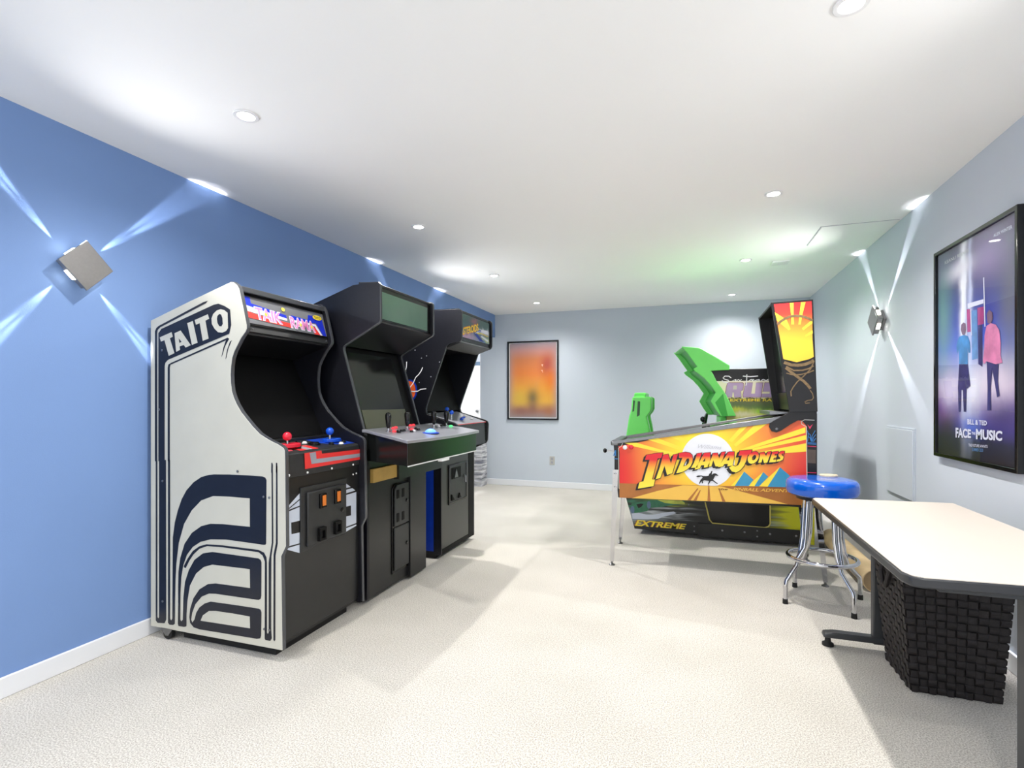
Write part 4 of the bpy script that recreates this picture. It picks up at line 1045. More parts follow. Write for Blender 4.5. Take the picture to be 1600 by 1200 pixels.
pp.polys('pyramid_print', M['teal'], [[(0.365,0.744),(0.424,0.691),(0.395,0.646),(0.305,0.642)], [(0.486,0.746),(0.517,0.715),(0.46,0.647),(0.43,0.646)], [(0.589,0.783),(0.649,0.729),(0.711,0.652),(0.512,0.646)]], 8, label='blue pyramid faces')
pp.polys('rider_print', M['blackp'], [[(0.05,0.695),(0.063,0.703),(0.088,0.704),(0.097,0.701),(0.116,0.701),(0.133,0.704),(0.138,0.718),(0.147,0.726),(0.153,0.74),(0.16,0.739),(0.155,0.725),(0.155,0.713),(0.168,0.723),(0.181,0.723),(0.199,0.711),(0.195,0.706),(0.179,0.708),(0.171,0.694),(0.164,0.677),(0.194,0.653),(0.19,0.649),(0.159,0.67),(0.147,0.666),(0.133,0.642),(0.128,0.644),(0.138,0.668),(0.105,0.671),(0.094,0.666),(0.097,0.65),(0.09,0.648),(0.087,0.666),(0.076,0.646),(0.069,0.644),(0.08,0.673),(0.094,0.69),(0.087,0.698),(0.063,0.691)]], 8, label='black galloping rider silhouette')
LOGO = [
 [(-0.294,0.837),(-0.238,0.85),(-0.177,0.858),(-0.189,0.82),(-0.214,0.815),(-0.254,0.66),(-0.233,0.66),(-0.243,0.612),(-0.355,0.587),(-0.344,0.635),(-0.315,0.643),(-0.271,0.804),(-0.304,0.801)],
 [(-0.176,0.84),(-0.141,0.85),(-0.121,0.783),(-0.103,0.846),(-0.073,0.854),(-0.082,0.819),(-0.113,0.711),(-0.148,0.698),(-0.166,0.763),(-0.195,0.674),(-0.228,0.662),(-0.199,0.75)],
 [[(-0.067,0.858),(-0.024,0.868),(0.006,0.863),(0.024,0.847),(0.028,0.823),(0.025,0.795),(0.012,0.766),(-0.013,0.741),(-0.047,0.722),(-0.085,0.713),(-0.059,0.78),(-0.042,0.827),(-0.065,0.824)], [(-0.013,0.82),(0.001,0.824),(0.005,0.81),(-0.001,0.788),(-0.014,0.773),(-0.037,0.764),(-0.026,0.793)]],
 [(0.056,0.859),(0.09,0.866),(0.076,0.825),(0.058,0.76),(0.016,0.755),(0.035,0.791),(0.048,0.828)],
 [[(0.105,0.865),(0.146,0.87),(0.145,0.827),(0.136,0.768),(0.103,0.761),(0.105,0.779),(0.084,0.777),(0.075,0.753),(0.04,0.745),(0.071,0.797),(0.088,0.833)], [(0.113,0.832),(0.11,0.806),(0.093,0.803)]],
 [(0.164,0.865),(0.192,0.868),(0.204,0.83),(0.221,0.875),(0.245,0.879),(0.226,0.822),(0.203,0.773),(0.179,0.774),(0.165,0.816),(0.152,0.772),(0.125,0.765),(0.15,0.824)],
 [[(0.264,0.878),(0.302,0.88),(0.3,0.834),(0.291,0.784),(0.257,0.776),(0.26,0.794),(0.238,0.792),(0.227,0.774),(0.197,0.769),(0.228,0.818),(0.249,0.852)], [(0.271,0.847),(0.269,0.819),(0.252,0.817)]],
 [(0.339,0.889),(0.415,0.897),(0.407,0.869),(0.388,0.86),(0.378,0.819),(0.363,0.783),(0.34,0.753),(0.313,0.735),(0.287,0.742),(0.268,0.769),(0.291,0.784),(0.309,0.777),(0.328,0.788),(0.34,0.813),(0.351,0.856),(0.328,0.854)],
 [[(0.42,0.883),(0.436,0.887),(0.452,0.88),(0.458,0.864),(0.456,0.84),(0.444,0.819),(0.428,0.805),(0.409,0.8),(0.395,0.806),(0.387,0.824),(0.389,0.846),(0.399,0.866)], [(0.432,0.863),(0.44,0.859),(0.441,0.846),(0.434,0.832),(0.424,0.825),(0.415,0.829),(0.415,0.843),(0.422,0.856)]],
 [(0.466,0.879),(0.49,0.885),(0.503,0.857),(0.514,0.886),(0.536,0.891),(0.526,0.86),(0.51,0.813),(0.49,0.809),(0.482,0.84),(0.474,0.812),(0.454,0.808),(0.462,0.84)],
 [(0.542,0.886),(0.58,0.892),(0.575,0.875),(0.557,0.873),(0.555,0.863),(0.57,0.864),(0.566,0.849),(0.551,0.846),(0.547,0.833),(0.567,0.836),(0.562,0.818),(0.521,0.814),(0.532,0.851)],
 [(0.585,0.883),(0.599,0.894),(0.617,0.893),(0.612,0.876),(0.601,0.877),(0.598,0.869),(0.611,0.856),(0.606,0.836),(0.589,0.825),(0.566,0.821),(0.573,0.837),(0.589,0.839),(0.591,0.847),(0.58,0.859),(0.579,0.872)]]
def offs(l, dx, dz):
    if isinstance(l[0], list): return [[(p[0] + dx, p[1] + dz) for p in q] for q in l]
    return [(p[0] + dx, p[1] + dz) for p in l]
sh = []; lays = []
for i, (dx, dz) in enumerate(((0.003, 0.003), (0.0035, -0.003), (-0.005, 0.001), (-0.009, -0.006), (-0.014, -0.010), (-0.018, -0.014))):
    sh += [offs(l, dx, dz) for l in LOGO]; lays += [9 - 0.1 * i] * len(LOGO)
pp.poly_mesh('title_shadow', M['blackp'], sh, lays, label='black drop shadow of the title')
pp.polys('title_lettering', M['title'], LOGO, 10, label='red to yellow lettering INDIANA JONES')
pp.text('side_lettering', M['dbrown'], 'the', [(0.199,0.622),(0.26,0.622),(0.259,0.609),(0.197,0.608)], 8, 0.02, shear=0.2)
pp.text('side_lettering', M['gold'], 'PINBALL ADVENTURE', [(0.298,0.63),(0.723,0.638),(0.721,0.617),(0.293,0.608)], 9, 0.01, shear=0.15)
pp.text('side_lettering', M['faint'], 'Williams', [(0.065,0.925),(0.223,0.921),(0.218,0.894),(0.06,0.897)], 5, 0.0, shear=0.3)
pp.polys('pinstripe', M['creamp'], [pp.stroke_poly([(-0.467,0.919),(-0.477,0.896),(-0.497,0.882),(-0.494,0.583),(-0.467,0.543),(-0.462,0.514)], 0.004), pp.stroke_poly([(0.797,1.106),(0.739,1.109),(0.718,1.096),(0.722,1.078),(0.749,1.062),(0.752,0.744),(0.752,0.535)], 0.005)], 2)
pp.polys('corner_print', M['pinkline'], [[(0.754,1.078),(0.769,1.062),(0.787,1.08),(0.77,1.045)], [(0.754,0.934),(0.807,0.932),(0.807,0.927),(0.754,0.93)], [(0.754,0.757),(0.807,0.757),(0.807,0.752),(0.754,0.753)]], 3)
fan = [[(0.755,0.961),(0.76,1.008),(0.755,1.036)], [(0.779,0.961),(0.772,1.008),(0.757,1.022)], [(0.78,0.961),(0.782,0.999),(0.801,1.037)], [(0.784,0.961),(0.79,0.99),(0.805,1.011)], [(0.79,0.961),(0.797,0.976),(0.805,0.985)], [(0.777,0.963),(0.77,0.989),(0.757,0.996)], [(0.755,0.955),(0.807,0.953)], [(0.755,0.947),(0.807,0.945)]]
pp.polys('corner_print', M['bluep'], [pp.stroke_poly(f, 0.0035) for f in fan] + [pp.stroke_poly([(-0.534,0.823),(-0.521,0.865)], 0.006), pp.stroke_poly([(-0.519,0.823),(-0.519,0.865)], 0.006), pp.stroke_poly([(-0.531,0.802),(-0.502,0.801)], 0.005)], 3)
M['bronze'] = mat('bronze_print', (92, 78, 68), 0.35, var=0.3, scale=8)
pp.polys('corner_print', M['bronze'], [[(0.755,0.909),(0.805,0.908),(0.805,0.817),(0.755,0.82)]], 3)
for q, mm in (((0.0, 0), 'red_plastic'),):
    pass
fl = [(-0.449,0.888),(-0.404,0.892)]
MB().lathe((fl[0][0], N0 - .001, fl[0][1]), [(0.017, 0), (0.017, -0.004), (0.013, -0.014), (0.006, -0.016)], 20, 'y').build('flipper_button', M['white'], pb, label='white flipper button')
MB().lathe((fl[1][0], N0 - .001, fl[1][1]), [(0.017, 0), (0.017, -0.004), (0.013, -0.010), (0.006, -0.012)], 20, 'y').build('flipper_button', M['red_plastic'], pb, label='red flipper button')
pl = MB().cyl((-0.54, 4.06, 0.85), (-0.60, 4.06, 0.85), 0.006).build('plunger_rod', M['chrome'], pb)
MB().lathe((-0.60, 4.06, 0.85), [(0.008, 0.0), (0.017, -0.008), (0.019, -0.018), (0.012, -0.026), (0.002, -0.028)], 20, 'x').build('plunger_knob', M['black_gloss'], pl)
# legs
def pleg(xt, xb, y, sy, sx, zt=0.72):
    yb = y + sy * -0.0
    g = MB()
    L_ = []
    for (x, z, wd) in ((xt, zt, 0.042), (xt + (xb - xt) * 0.35, 0.45, 0.038), (xb, 0.03, 0.028)):
        L_.append((x, z, wd))
    vs = []
    for (x, z, wd) in L_:
        vs += [(x, y, z), (x + sx * wd, y, z), (x + sx * wd, y + sy * 0.003, z), (x + sx * 0.003, y + sy * 0.003, z), (x + sx * 0.003, y + sy * wd, z), (x, y + sy * wd, z)]
    fs = [(5, 4, 3, 2, 1, 0), (12, 13, 14, 15, 16, 17)]
    for i in range(2):
        for k in range(6):
            l = (k + 1) % 6
            fs.append((i * 6 + k, i * 6 + l, (i + 1) * 6 + l, (i + 1) * 6 + k))
    g.add(vs, fs)
    o = g.build('leg', M['chrome'], pb)
    MB().lathe((xb + sx * 0.013, y + sy * 0.013, 0.0), [(0.022, 0.0), (0.022, 0.006), (0.008, 0.014), (0.007, 0.05)], 16).build('leveler_foot', M['steel'], o)
    for z in (zt - 0.03, zt - 0.13):
        MB().lathe((xt + sx * 0.02, y, z), [(0.009, 0), (0.009, -sy * 0.006), (0.004, -sy * 0.010)], 10, 'y').build('leg_bolt', M['chrome'], o)
    return o
pleg(-0.540, -0.560, N0 - 0.004, 1, 1)
pleg(-0.540, -0.575, N1 + 0.045, -1, 1)
pleg(0.825, 0.875, N0 - 0.004, 1, -1)
pleg(0.825, 0.875, N1 + 0.004, -1, -1)
# back box
K0, K1 = 3.93, 4.62
bbp = [(0.532,1.906),(0.785,1.912),(0.812,1.164),(0.645,1.158)]
for y in (K0, K1 - 0.02):
    o = MB().prism(bbp, 'y', y, y + 0.02).build('backbox_side', M['black'], pb, bev=0.002)
    if y == K0: bs = o
slab(MB(), (bbp[0][0] + 0.004, bbp[0][1]), (bbp[1][0], bbp[1][1]), K0 + .02, K1 - .02, -0.015).build('backbox_top', M['black'], pb)
slab(MB(), (0.765, 1.90), (0.795, 1.17), K0 + .02, K1 - .02, -0.015).build('backbox_back', M['black'], pb)
slab(MB(), (0.60 + 0.01, 1.70 + 0.19), (0.67, 1.30), K0 + .02, K1 - .02, 0.008).build('backglass', M['black_gloss'], pb)
slab(MB(), (0.665, 1.295), (0.68, 1.17), K0 + .02, K1 - .02, 0.012).build('speaker_panel', M['char2'], pb)
MB().prism([(0.645, 1.158), (0.812, 1.164), (0.812, 1.10), (0.70, 1.10)], 'y', K0 + 0.05, K1 - 0.05).build('backbox_neck', M['black'], pb)
MB().prism([(0.53, 1.163), (0.66, 1.158), (0.66, 1.150), (0.53, 1.14)], 'y', N0 + 0.03, N1 - 0.03).build('glass_channel', M['steel'], pb)
br = [(0.52,1.059),(0.524,1.08),(0.546,1.097),(0.602,1.133),(0.649,1.162),(0.809,1.166),(0.809,1.119),(0.708,1.111),(0.653,1.077),(0.595,1.033),(0.566,1.02),(0.537,1.028)]
for y in (3.938, N1 + 0.004):
    o = MB().prism(br, 'y', y, y + 0.006).build('hinge_bracket', M['black'], pb, bev=0.001)
    MB().lathe((0.568, y - 0.001, 1.045), [(0.009, 0), (0.009, -0.003), (0.003, -0.005)], 12, 'y').build('hinge_bolt', M['steel'], o)
bp_ = Print('y', K0, -1, bs)
M['bbsun'] = picmat('backbox_sunburst', 0, [(1.4, (246, 190, 60)), (1.62, (248, 200, 60)), (1.72, (240, 150, 54)), (1.82, (230, 60, 46)), (1.92, (222, 30, 44))], [])
shift(M['bbsun'], bs)
bp_.polys('backbox_artwork', M['bbsun'], [[(0.549,1.893),(0.776,1.9),(0.78,1.774),(0.781,1.646),(0.789,1.529),(0.764,1.515),(0.688,1.495),(0.607,1.519),(0.588,1.654)]], 1, label='red to yellow sunburst on the backbox')
rr = [[(0.646,1.895),(0.669,1.895),(0.669,1.814),(0.671,1.75),(0.656,1.75),(0.654,1.815)], [(0.713,1.896),(0.74,1.896),(0.721,1.812),(0.711,1.748),(0.698,1.748),(0.704,1.812)], [(0.555,1.838),(0.627,1.782),(0.65,1.72),(0.64,1.712),(0.568,1.781)], [(0.78,1.776),(0.781,1.753),(0.727,1.708),(0.719,1.722)], [(0.781,1.706),(0.783,1.685),(0.742,1.665),(0.738,1.674)]]
bp_.polys('sunray_print', M['yellow'], rr, 2)
loop = ellipse((470, 0), 1, 1, 1)
def ez(pts): return pts
rope = [(0.57,1.754),(0.592,1.775),(0.619,1.793),(0.65,1.805),(0.681,1.807),(0.711,1.804),(0.742,1.794),(0.764,1.782),(0.781,1.77)]
rope2 = [(0.611,1.496),(0.653,1.478),(0.695,1.474),(0.736,1.479),(0.769,1.492),(0.789,1.506)]
rope3 = [(0.624,1.468),(0.67,1.44),(0.72,1.44),(0.761,1.451),(0.787,1.469)]
rope4 = [(0.789,1.496),(0.769,1.446),(0.728,1.4),(0.691,1.364),(0.666,1.327),(0.652,1.299),(0.655,1.266)]
hand = [(0.621,1.46),(0.653,1.43),(0.687,1.401),(0.728,1.368),(0.753,1.34),(0.769,1.316)]
tail = [(0.767,1.307),(0.781,1.284),(0.787,1.256),(0.777,1.242),(0.753,1.238),(0.736,1.229),(0.74,1.219),(0.765,1.222)]
rope5 = [(0.625,1.423),(0.67,1.409),(0.711,1.412),(0.753,1.423),(0.789,1.438)]
bp_.polys('coiled_whip_print', M['rope'], [bp_.stroke_poly(rope, 0.017), bp_.stroke_poly(rope2, 0.020), bp_.stroke_poly(rope3, 0.010), bp_.stroke_poly(rope4, 0.007), bp_.stroke_poly(rope5, 0.008), bp_.stroke_poly(hand, 0.017), bp_.stroke_poly(tail, 0.006)], [3, 3, 3.2, 3.4, 3.1, 3.6, 3.5], label='brown coiled rope print')

# ================================================================== DRIVING GAME
R0, R1 = 4.95, 5.62
dg = thing('driving_arcade_game', 'sit-down driving arcade game with bright green hood and seat behind the pinball machine', 'arcade game', (0.2, 5.28, 0))
win_o = [(0.105, 0.62), (0.14, 0.334), (0.175, 0.18), (0.20, 0.15), (0.62, 0.142), (0.65, 0.155), (0.663, 0.18), (0.663, 0.62)]
base = [(-0.60, 0.50), (-0.553, 0.324), (-0.476, 0.048), (1.0, 0.025), (1.0, 0.62), (0.19, 0.75), (-0.2, 0.62)]
M['rushbase'] = picmat('driving_game_base_print', 0, [(0.0, (22, 22, 22)), (0.11, (26, 26, 24)), (0.135, (150, 160, 166)), (0.19, (110, 130, 140)), (0.24, (40, 46, 46)), (0.62, (44, 50, 44))],
   [(0.10, 0.2, 0.36, 0.5, (30, 31, 30), 1.6), (-0.30, 0.19, 0.16, 0.025, (206, 212, 216), 0.9), (-0.12, 0.22, 0.13, 0.02, (190, 196, 200), 0.8), (-0.47, 0.27, 0.06, 0.05, (60, 130, 100), 0.9), (-0.2, 0.33, 0.16, 0.03, (170, 190, 70), 1.0), (-0.38, 0.33, 0.05, 0.05, (40, 90, 60), 1.0), (0.9, 0.25, 0.17, 0.35, (206, 206, 30), 1.6)], noise=0.30, nscale=4, nstretch=(0.6, 1, 9))
bo = MB().prism(base, 'y', R0, R0 + 0.03).build('base_side', M['rushbase'], dg, bev=0.002)
shift(M['rushbase'], bo)
MB().prism(base, 'y', R1 - 0.03, R1).build('base_side', M['black'], dg, bev=0.002)
MB().prism([(-0.45, 0.05), (0.98, 0.03), (0.98, 0.40), (-0.50, 0.40)], 'y', R0 + 0.03, R1 - 0.03).build('base_box', M['black'], dg)
rp = Print('y', R0, -1, bo)
M['winblack'] = mat('step_well_black', (14, 15, 18), 0.15, var=0.2, scale=3)
rp.polys('step_well', M['winblack'], [win_o], 1, label='glossy black step opening')
tr_ = [(p[0], R0 - 0.003, p[1]) for p in win_o]
MB().tube(tr_, 0.006, 8).build('step_trim', M['rushyellow'], bo)
kp = MB().box(0.075, 0.967, R0 - 0.018, R0, 0.026, 0.145).build('kick_plate', M['char2'], dg, bev=0.003)
for x in (0.28, 0.46, 0.66, 0.86):
    MB().lathe((x, R0 - 0.018, 0.095), [(0.009, 0), (0.009, -0.002), (0.003, -0.004)], 12, 'y').build('bolt', M['steel'], kp)
for x, z in ((0.56, 0.115), (0.56, 0.065), (0.048, 0.11), (0.048, 0.065), (0.0, 0.30)):
    MB().lathe((x, R0 - (0.018 if x > 0.1 else 0.0), z), [(0.007, 0), (0.007, -0.002), (0.003, -0.004)], 12, 'y').build('bolt', M['steel'], kp if x > 0.1 else bo)
EX = [(-0.463,0.131),(-0.017,0.126),(-0.024,0.076),(-0.473,0.076)]
rp.text('side_lettering', M['brown'], 'EXTREME', [(a - 0.008, b) for a, b in EX], 2, 0.03, shear=0.2)
rp.text('side_lettering', M['yellow'], 'EXTREME', EX, 3, 0.03, shear=0.2)
# race car print
M['cargreen'] = mat('green_car_print', (52, 120, 88), 0.4, var=0.2, scale=20)
M['caryel'] = mat('lime_car_print', (196, 206, 84), 0.4, var=0.15, scale=20)
rp.polys('car_print', M['cargreen'], [[(-0.507,0.269),(-0.491,0.286),(-0.385,0.308),(-0.33,0.322),(-0.041,0.34),(-0.032,0.302),(-0.128,0.291),(-0.226,0.267),(-0.335,0.25),(-0.365,0.217),(-0.466,0.194),(-0.501,0.197)]], 2, label='green race car picture')
rp.polys('smoke_print', M['ice'], [[(-0.503,0.187),(-0.44,0.198),(-0.375,0.187),(-0.31,0.188),(-0.226,0.213),(-0.128,0.23),(-0.104,0.218),(-0.157,0.196),(-0.226,0.175),(-0.265,0.154),(-0.355,0.143),(-0.495,0.137)]], 2.5, label='white tyre smoke')
rp.polys('car_print', M['caryel'], [[(-0.27,0.326),(-0.065,0.338),(-0.032,0.315),(-0.034,0.302),(-0.128,0.299),(-0.206,0.304)]], 3)
rp.polys('car_print', M['jamb'], [ellipse(q, 0.018, 0.035, 16) for q in [(-0.494,0.223),(-0.347,0.277)]] , 4)
rp.polys('car_print', M['blackp'], [[(-0.458,0.275),(-0.42,0.285),(-0.395,0.282),(-0.415,0.255),(-0.44,0.24)]], 4)
# monitor tower
tw = MB().prism([(0.20, 1.41), (0.31, 1.12), (0.33, 0.62), (1.0, 0.62), (1.0, 1.41)], 'y', R0, R1).build('monitor_cabinet', M['char2'], dg, bev=0.003)
MB().box(0.185, 1.0, R0 - 0.002, R1, 1.41, 1.515).build('top_box', M['black'], dg, bev=0.003)
slab(MB(), (0.305, 1.11), (0.205, 1.38), R0 + 0.06, R1 - 0.06, 0.008).build('screen', M['screen'], dg)
tp = Print('y', R0 - 0.002, -1, tw)
M['rusht'] = picmat('driving_scene_print', 0, [(1.0, (150, 176, 60)), (1.12, (214, 206, 110)), (1.17, (90, 120, 60)), (1.22, (100, 110, 70)), (1.258, (96, 92, 50)), (1.262, (244, 240, 186)), (1.42, (242, 236, 214))],
   [(0.45, 1.12, 0.10, 0.03, (220, 214, 180), 0.9), (0.60, 1.14, 0.07, 0.02, (150, 210, 40), 1.0), (0.38, 1.16, 0.10, 0.02, (206, 206, 60), 0.9), (0.30, 1.2, 0.04, 0.05, (180, 180, 160), 0.5)], noise=0.04, nscale=16, nstretch=(3, 3, 1))
shift(M['rusht'], tw)
tp.polys('tower_artwork', M['rusht'], [[(0.335, 0.63), (0.99, 0.63), (0.99, 1.41), (0.205, 1.41), (0.315, 1.12)]], 1, label='yellow and green driving scene')
RQ = [(0.302,1.398),(0.819,1.392),(0.809,1.264),(0.299,1.265)]
bars = [[[(0.327,1.394),(0.444,1.393),(0.453,1.382),(0.447,1.33),(0.431,1.318),(0.435,1.267),(0.377,1.267),(0.373,1.309),(0.366,1.309),(0.362,1.267),(0.303,1.267),(0.315,1.355)],
         [(0.371,1.369),(0.4,1.369),(0.398,1.335),(0.367,1.335)]],
        [(0.47,1.392),(0.527,1.392),(0.514,1.298),(0.543,1.298),(0.552,1.391),(0.606,1.391),(0.59,1.267),(0.451,1.267),(0.449,1.291)],
        [(0.621,1.391),(0.73,1.39),(0.724,1.359),(0.671,1.359),(0.67,1.34),(0.721,1.34),(0.711,1.266),(0.593,1.267),(0.599,1.298),(0.659,1.297),(0.659,1.315),(0.606,1.315)],
        [(0.742,1.389),(0.788,1.389),(0.782,1.343),(0.819,1.343),(0.825,1.388),(0.873,1.388),(0.858,1.266),(0.809,1.266),(0.816,1.31),(0.776,1.311),(0.77,1.266),(0.724,1.266)]]
tp.polys('tower_lettering', M['purple'], bars, 3, label='lilac lettering RUSH')
def grow(p, d):
    q = p[0] if isinstance(p[0], list) else p
    cx = sum(a[0] for a in q) / len(q); cz = sum(a[1] for a in q) / len(q)
    return [(cx + (a[0] - cx) * d, cz + (a[1] - cz) * d) for a in q]
tp.polys('tower_lettering', M['dbrown'], [grow(b, 1.05) for b in bars], 2)
tp.polys('tower_lettering', M['creamp'], [[(0.371,1.369),(0.4,1.369),(0.398,1.335),(0.367,1.335)]], 3)
tp.text('tower_lettering', M['yellow'], 'EXTREME RACING', [(0.347,1.253),(0.819,1.253),(0.816,1.23),(0.344,1.23)], 3, 0.02)
tq = Print('y', R0 - 0.004, -1, dg)
# script line: hand drawn initials, small capitals between
sS = [(0.354,1.436),(0.334,1.452),(0.302,1.453),(0.287,1.437),(0.299,1.426),(0.328,1.417),(0.338,1.406),(0.321,1.394),(0.285,1.405),(0.279,1.416)]
sF = [(0.479,1.464),(0.476,1.382),(0.47,1.368)]
sF2 = [(0.447,1.451),(0.508,1.445),(0.568,1.45)]
tq.polys('tower_lettering', M['white_print'], [tq.stroke_poly(s_, 0.008) for s_ in (sS, sF, sF2)], 2, label='white script lettering SAN FRANCISCO')
tq.text('tower_lettering', M['white_print'], 'AN', [(0.364,1.425),(0.441,1.424),(0.438,1.409),(0.359,1.41)], 2, 0.03, shear=0.3)
tq.text('tower_lettering', M['white_print'], 'RANCISCO', [(0.495,1.425),(0.867,1.42),(0.864,1.404),(0.49,1.408)], 2, 0.03, shear=0.3)
# green moulded hood: near and far fins joined by an inner shell
fin_left = [(-0.06,1.722),(-0.012,1.663),(0.035,1.591),(0.072,1.537),(0.038,1.518),(0.056,1.495),(0.128,1.437),(0.181,1.373),(0.225,1.307),(0.185,1.23),(0.224,1.158),(0.266,1.097)]
fin_right = [(0.389,1.104),(0.35,1.194),(0.312,1.284),(0.273,1.347),(0.234,1.404),(0.201,1.475),(0.185,1.499),(0.337,1.504),(0.337,1.543),(0.208,1.632),(0.095,1.704),(0.008,1.714)]
fin = fin_left + fin_right
M['greenhood'] = M['green']
hd = MB().prism(fin, 'y', 4.895, 4.94).build('hood_fin', M['green'], dg, bev=0.005)
far_fin = [(p[0] - 0.085, p[1]) for p in fin_left] + [(p[0] - 0.085 if p[0] < 0.2 else p[0], p[1]) for p in fin_right]
MB().prism(far_fin, 'y', 5.50, 5.545).build('hood_fin', M['green'], dg, bev=0.005)
# inner shell lofted between the two fins, set back from their edges
def loft(ca, ya, cb, yb, t):
    n = len(ca); vs = []
    for c_, y_ in ((ca, ya), (cb, yb)):
        vs += [(p[0], y_, p[1]) for p in c_]
        vs += [(p[0] + t, y_, p[1] + t * 0.3) for p in c_]
    fs = []
    for i in range(n - 1):
        fs += [(i, i + 1, 2 * n + i + 1, 2 * n + i), (n + i, 3 * n + i, 3 * n + i + 1, n + i + 1), (i, n + i, n + i + 1, i + 1), (2 * n + i, 2 * n + i + 1, 3 * n + i + 1, 3 * n + i)]
    fs += [(0, 2 * n, 3 * n, n), (n - 1, 2 * n - 1, 4 * n - 1, 3 * n - 1)]
    return MB().add(vs, fs)
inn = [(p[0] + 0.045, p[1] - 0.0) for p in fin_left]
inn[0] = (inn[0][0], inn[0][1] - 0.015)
loft(inn, 4.94, [(p[0] - 0.075, p[1]) for p in inn], 5.50, 0.012).build('hood_inner_shell', M['green_shade'], dg)  # underside shade is carried by the darker green
topc = [(p[0], p[1] - 0.004) for p in reversed(fin_right[-4:])] + []
topc = [(fin_left[0][0] + 0.004, fin_left[0][1] - 0.004)] + [(p[0], p[1] - 0.004) for p in (fin_right[-1], fin_right[-2], fin_right[-3], fin_right[-4])]
mb = MB(); n = len(topc)
vs = [(p[0], 4.94, p[1]) for p in topc] + [(p[0], 4.94, p[1] - 0.012) for p in topc] + [(p[0] - 0.075, 5.50, p[1]) for p in topc] + [(p[0] - 0.075, 5.50, p[1] - 0.012) for p in topc]
fs = []
for i in range(n - 1):
    fs += [(i, i + 1, 2 * n + i + 1, 2 * n + i), (n + i, 3 * n + i, 3 * n + i + 1, n + i + 1), (i, n + i, n + i + 1, i + 1), (2 * n + i, 2 * n + i + 1, 3 * n + i + 1, 3 * n + i)]
fs += [(0, 2 * n, 3 * n, n), (n - 1, 2 * n - 1, 4 * n - 1, 3 * n - 1)]
mb.add(vs, fs).build('hood_top', M['green'], dg)
hp = Print('y', 4.895, -1, hd)
hp.polys('fin_pocket_shade', M['green_shade'], [[(0.22,1.22),(0.284,1.297),(0.323,1.102),(0.276,1.102)]], 1, label='deep green patch drawing the shade of a pocket in the near fin')  # flat patch, the shade of the recess is in its colour
MB().box(0.26, 0.40, 4.953, 5.54, 1.0, 1.09).build('dashboard', M['green'], dg, bev=0.01)
MB().box(0.24, 0.33, 5.0, 5.5, 0.62, 1.0).build('dash_front', M['black'], dg)
wh = [(0.13 + 0.03 * math.sin(a), 5.25 + 0.15 * math.cos(a), 0.975 + 0.13 * math.sin(a)) for a in [2 * PI * k / 28 for k in range(28)]]
wo = MB().tube(wh, 0.014, 10, True).build('steering_wheel', M['black_gloss'], dg)
for a in (0, PI, 1.5 * PI):
    MB().tube([(0.14, 5.25, 0.975), (0.13 + 0.03 * math.sin(a), 5.25 + 0.14 * math.cos(a), 0.975 + 0.12 * math.sin(a))], 0.01, 8).build('wheel_spoke', M['black_gloss'], wo)
MB().cyl((0.13, 5.25, 0.975), (0.20, 5.25, 0.96), 0.03, 0.04).build('steering_column', M['black'], wo)
# shifter
MB().tube([(0.14, 5.0, 0.9), (0.12, 5.0, 1.04)], 0.008, 8).build('shift_lever', M['chrome'], dg)
MB().lathe((0.12, 5.0, 1.045), [(0.008, 0), (0.02, 0.012), (0.022, 0.03), (0.014, 0.045), (0.002, 0.05)], 18).build('shift_knob', M['black_gloss'], dg)
# green bucket seat
SZ = [(0.40, -0.60, -0.34), (0.70, -0.585, -0.345), (0.915, -0.560, -0.340), (1.00, -0.548, -0.352), (1.088, -0.535, -0.372), (1.12, -0.524, -0.345), (1.155, -0.515, -0.328), (1.258, -0.507, -0.328), (1.275, -0.50, -0.345)]
def seat_mb(ya, yb, xo=0.0, fx=1.0):
    vs = []
    for z, xa, xb in SZ:
        xm = xa + (xb - xa) * fx
        vs += [(xa + xo, ya, z), (xm + xo, ya, z), (xm + xo, yb, z), (xa + xo, yb, z)]
    n = len(SZ)
    fs = [(3, 2, 1, 0), tuple(4 * (n - 1) + k for k in range(4))]
    for i in range(n - 1):
        for k in range(4):
            l = (k + 1) % 4
            fs.append((4 * i + k, 4 * i + l, 4 * i + 4 + l, 4 * i + 4 + k))
    return MB().add(vs, fs)
seat_mb(5.03, 5.15).build('seat_bolster', M['green'], dg, bev=0.012)
seat_mb(5.42, 5.54).build('seat_bolster', M['green'], dg, bev=0.012)
seat_mb(5.15, 5.42, 0, 0.45).build('seat_back', M['green'], dg, bev=0.01)
MB().prism([(-0.497, 1.262), (-0.49, 1.312), (-0.385, 1.312), (-0.385, 1.262)], 'y', 5.08, 5.5).build('headrest', M['green'], dg, bev=0.01)
MB().box(-0.57, -0.10, 5.03, 5.54, 0.40, 0.58).build('seat_cushion', M['green'], dg, bev=0.03)
M['slot'] = mat('shaded_slot_green', (44, 78, 52), 0.5)  # seat holes drawn as dark pieces, their inner shade put into the colour
MB().prism([(-0.503, 1.13), (-0.488, 1.14), (-0.480, 1.235), (-0.495, 1.24)], 'y', 5.027, 5.032).build('seat_slot_shade', M['slot'], dg)
MB().prism([(-0.462, 1.085), (-0.437, 1.10), (-0.432, 1.23), (-0.454, 1.232)], 'y', 5.027, 5.032).build('seat_slot_shade', M['slot'], dg)

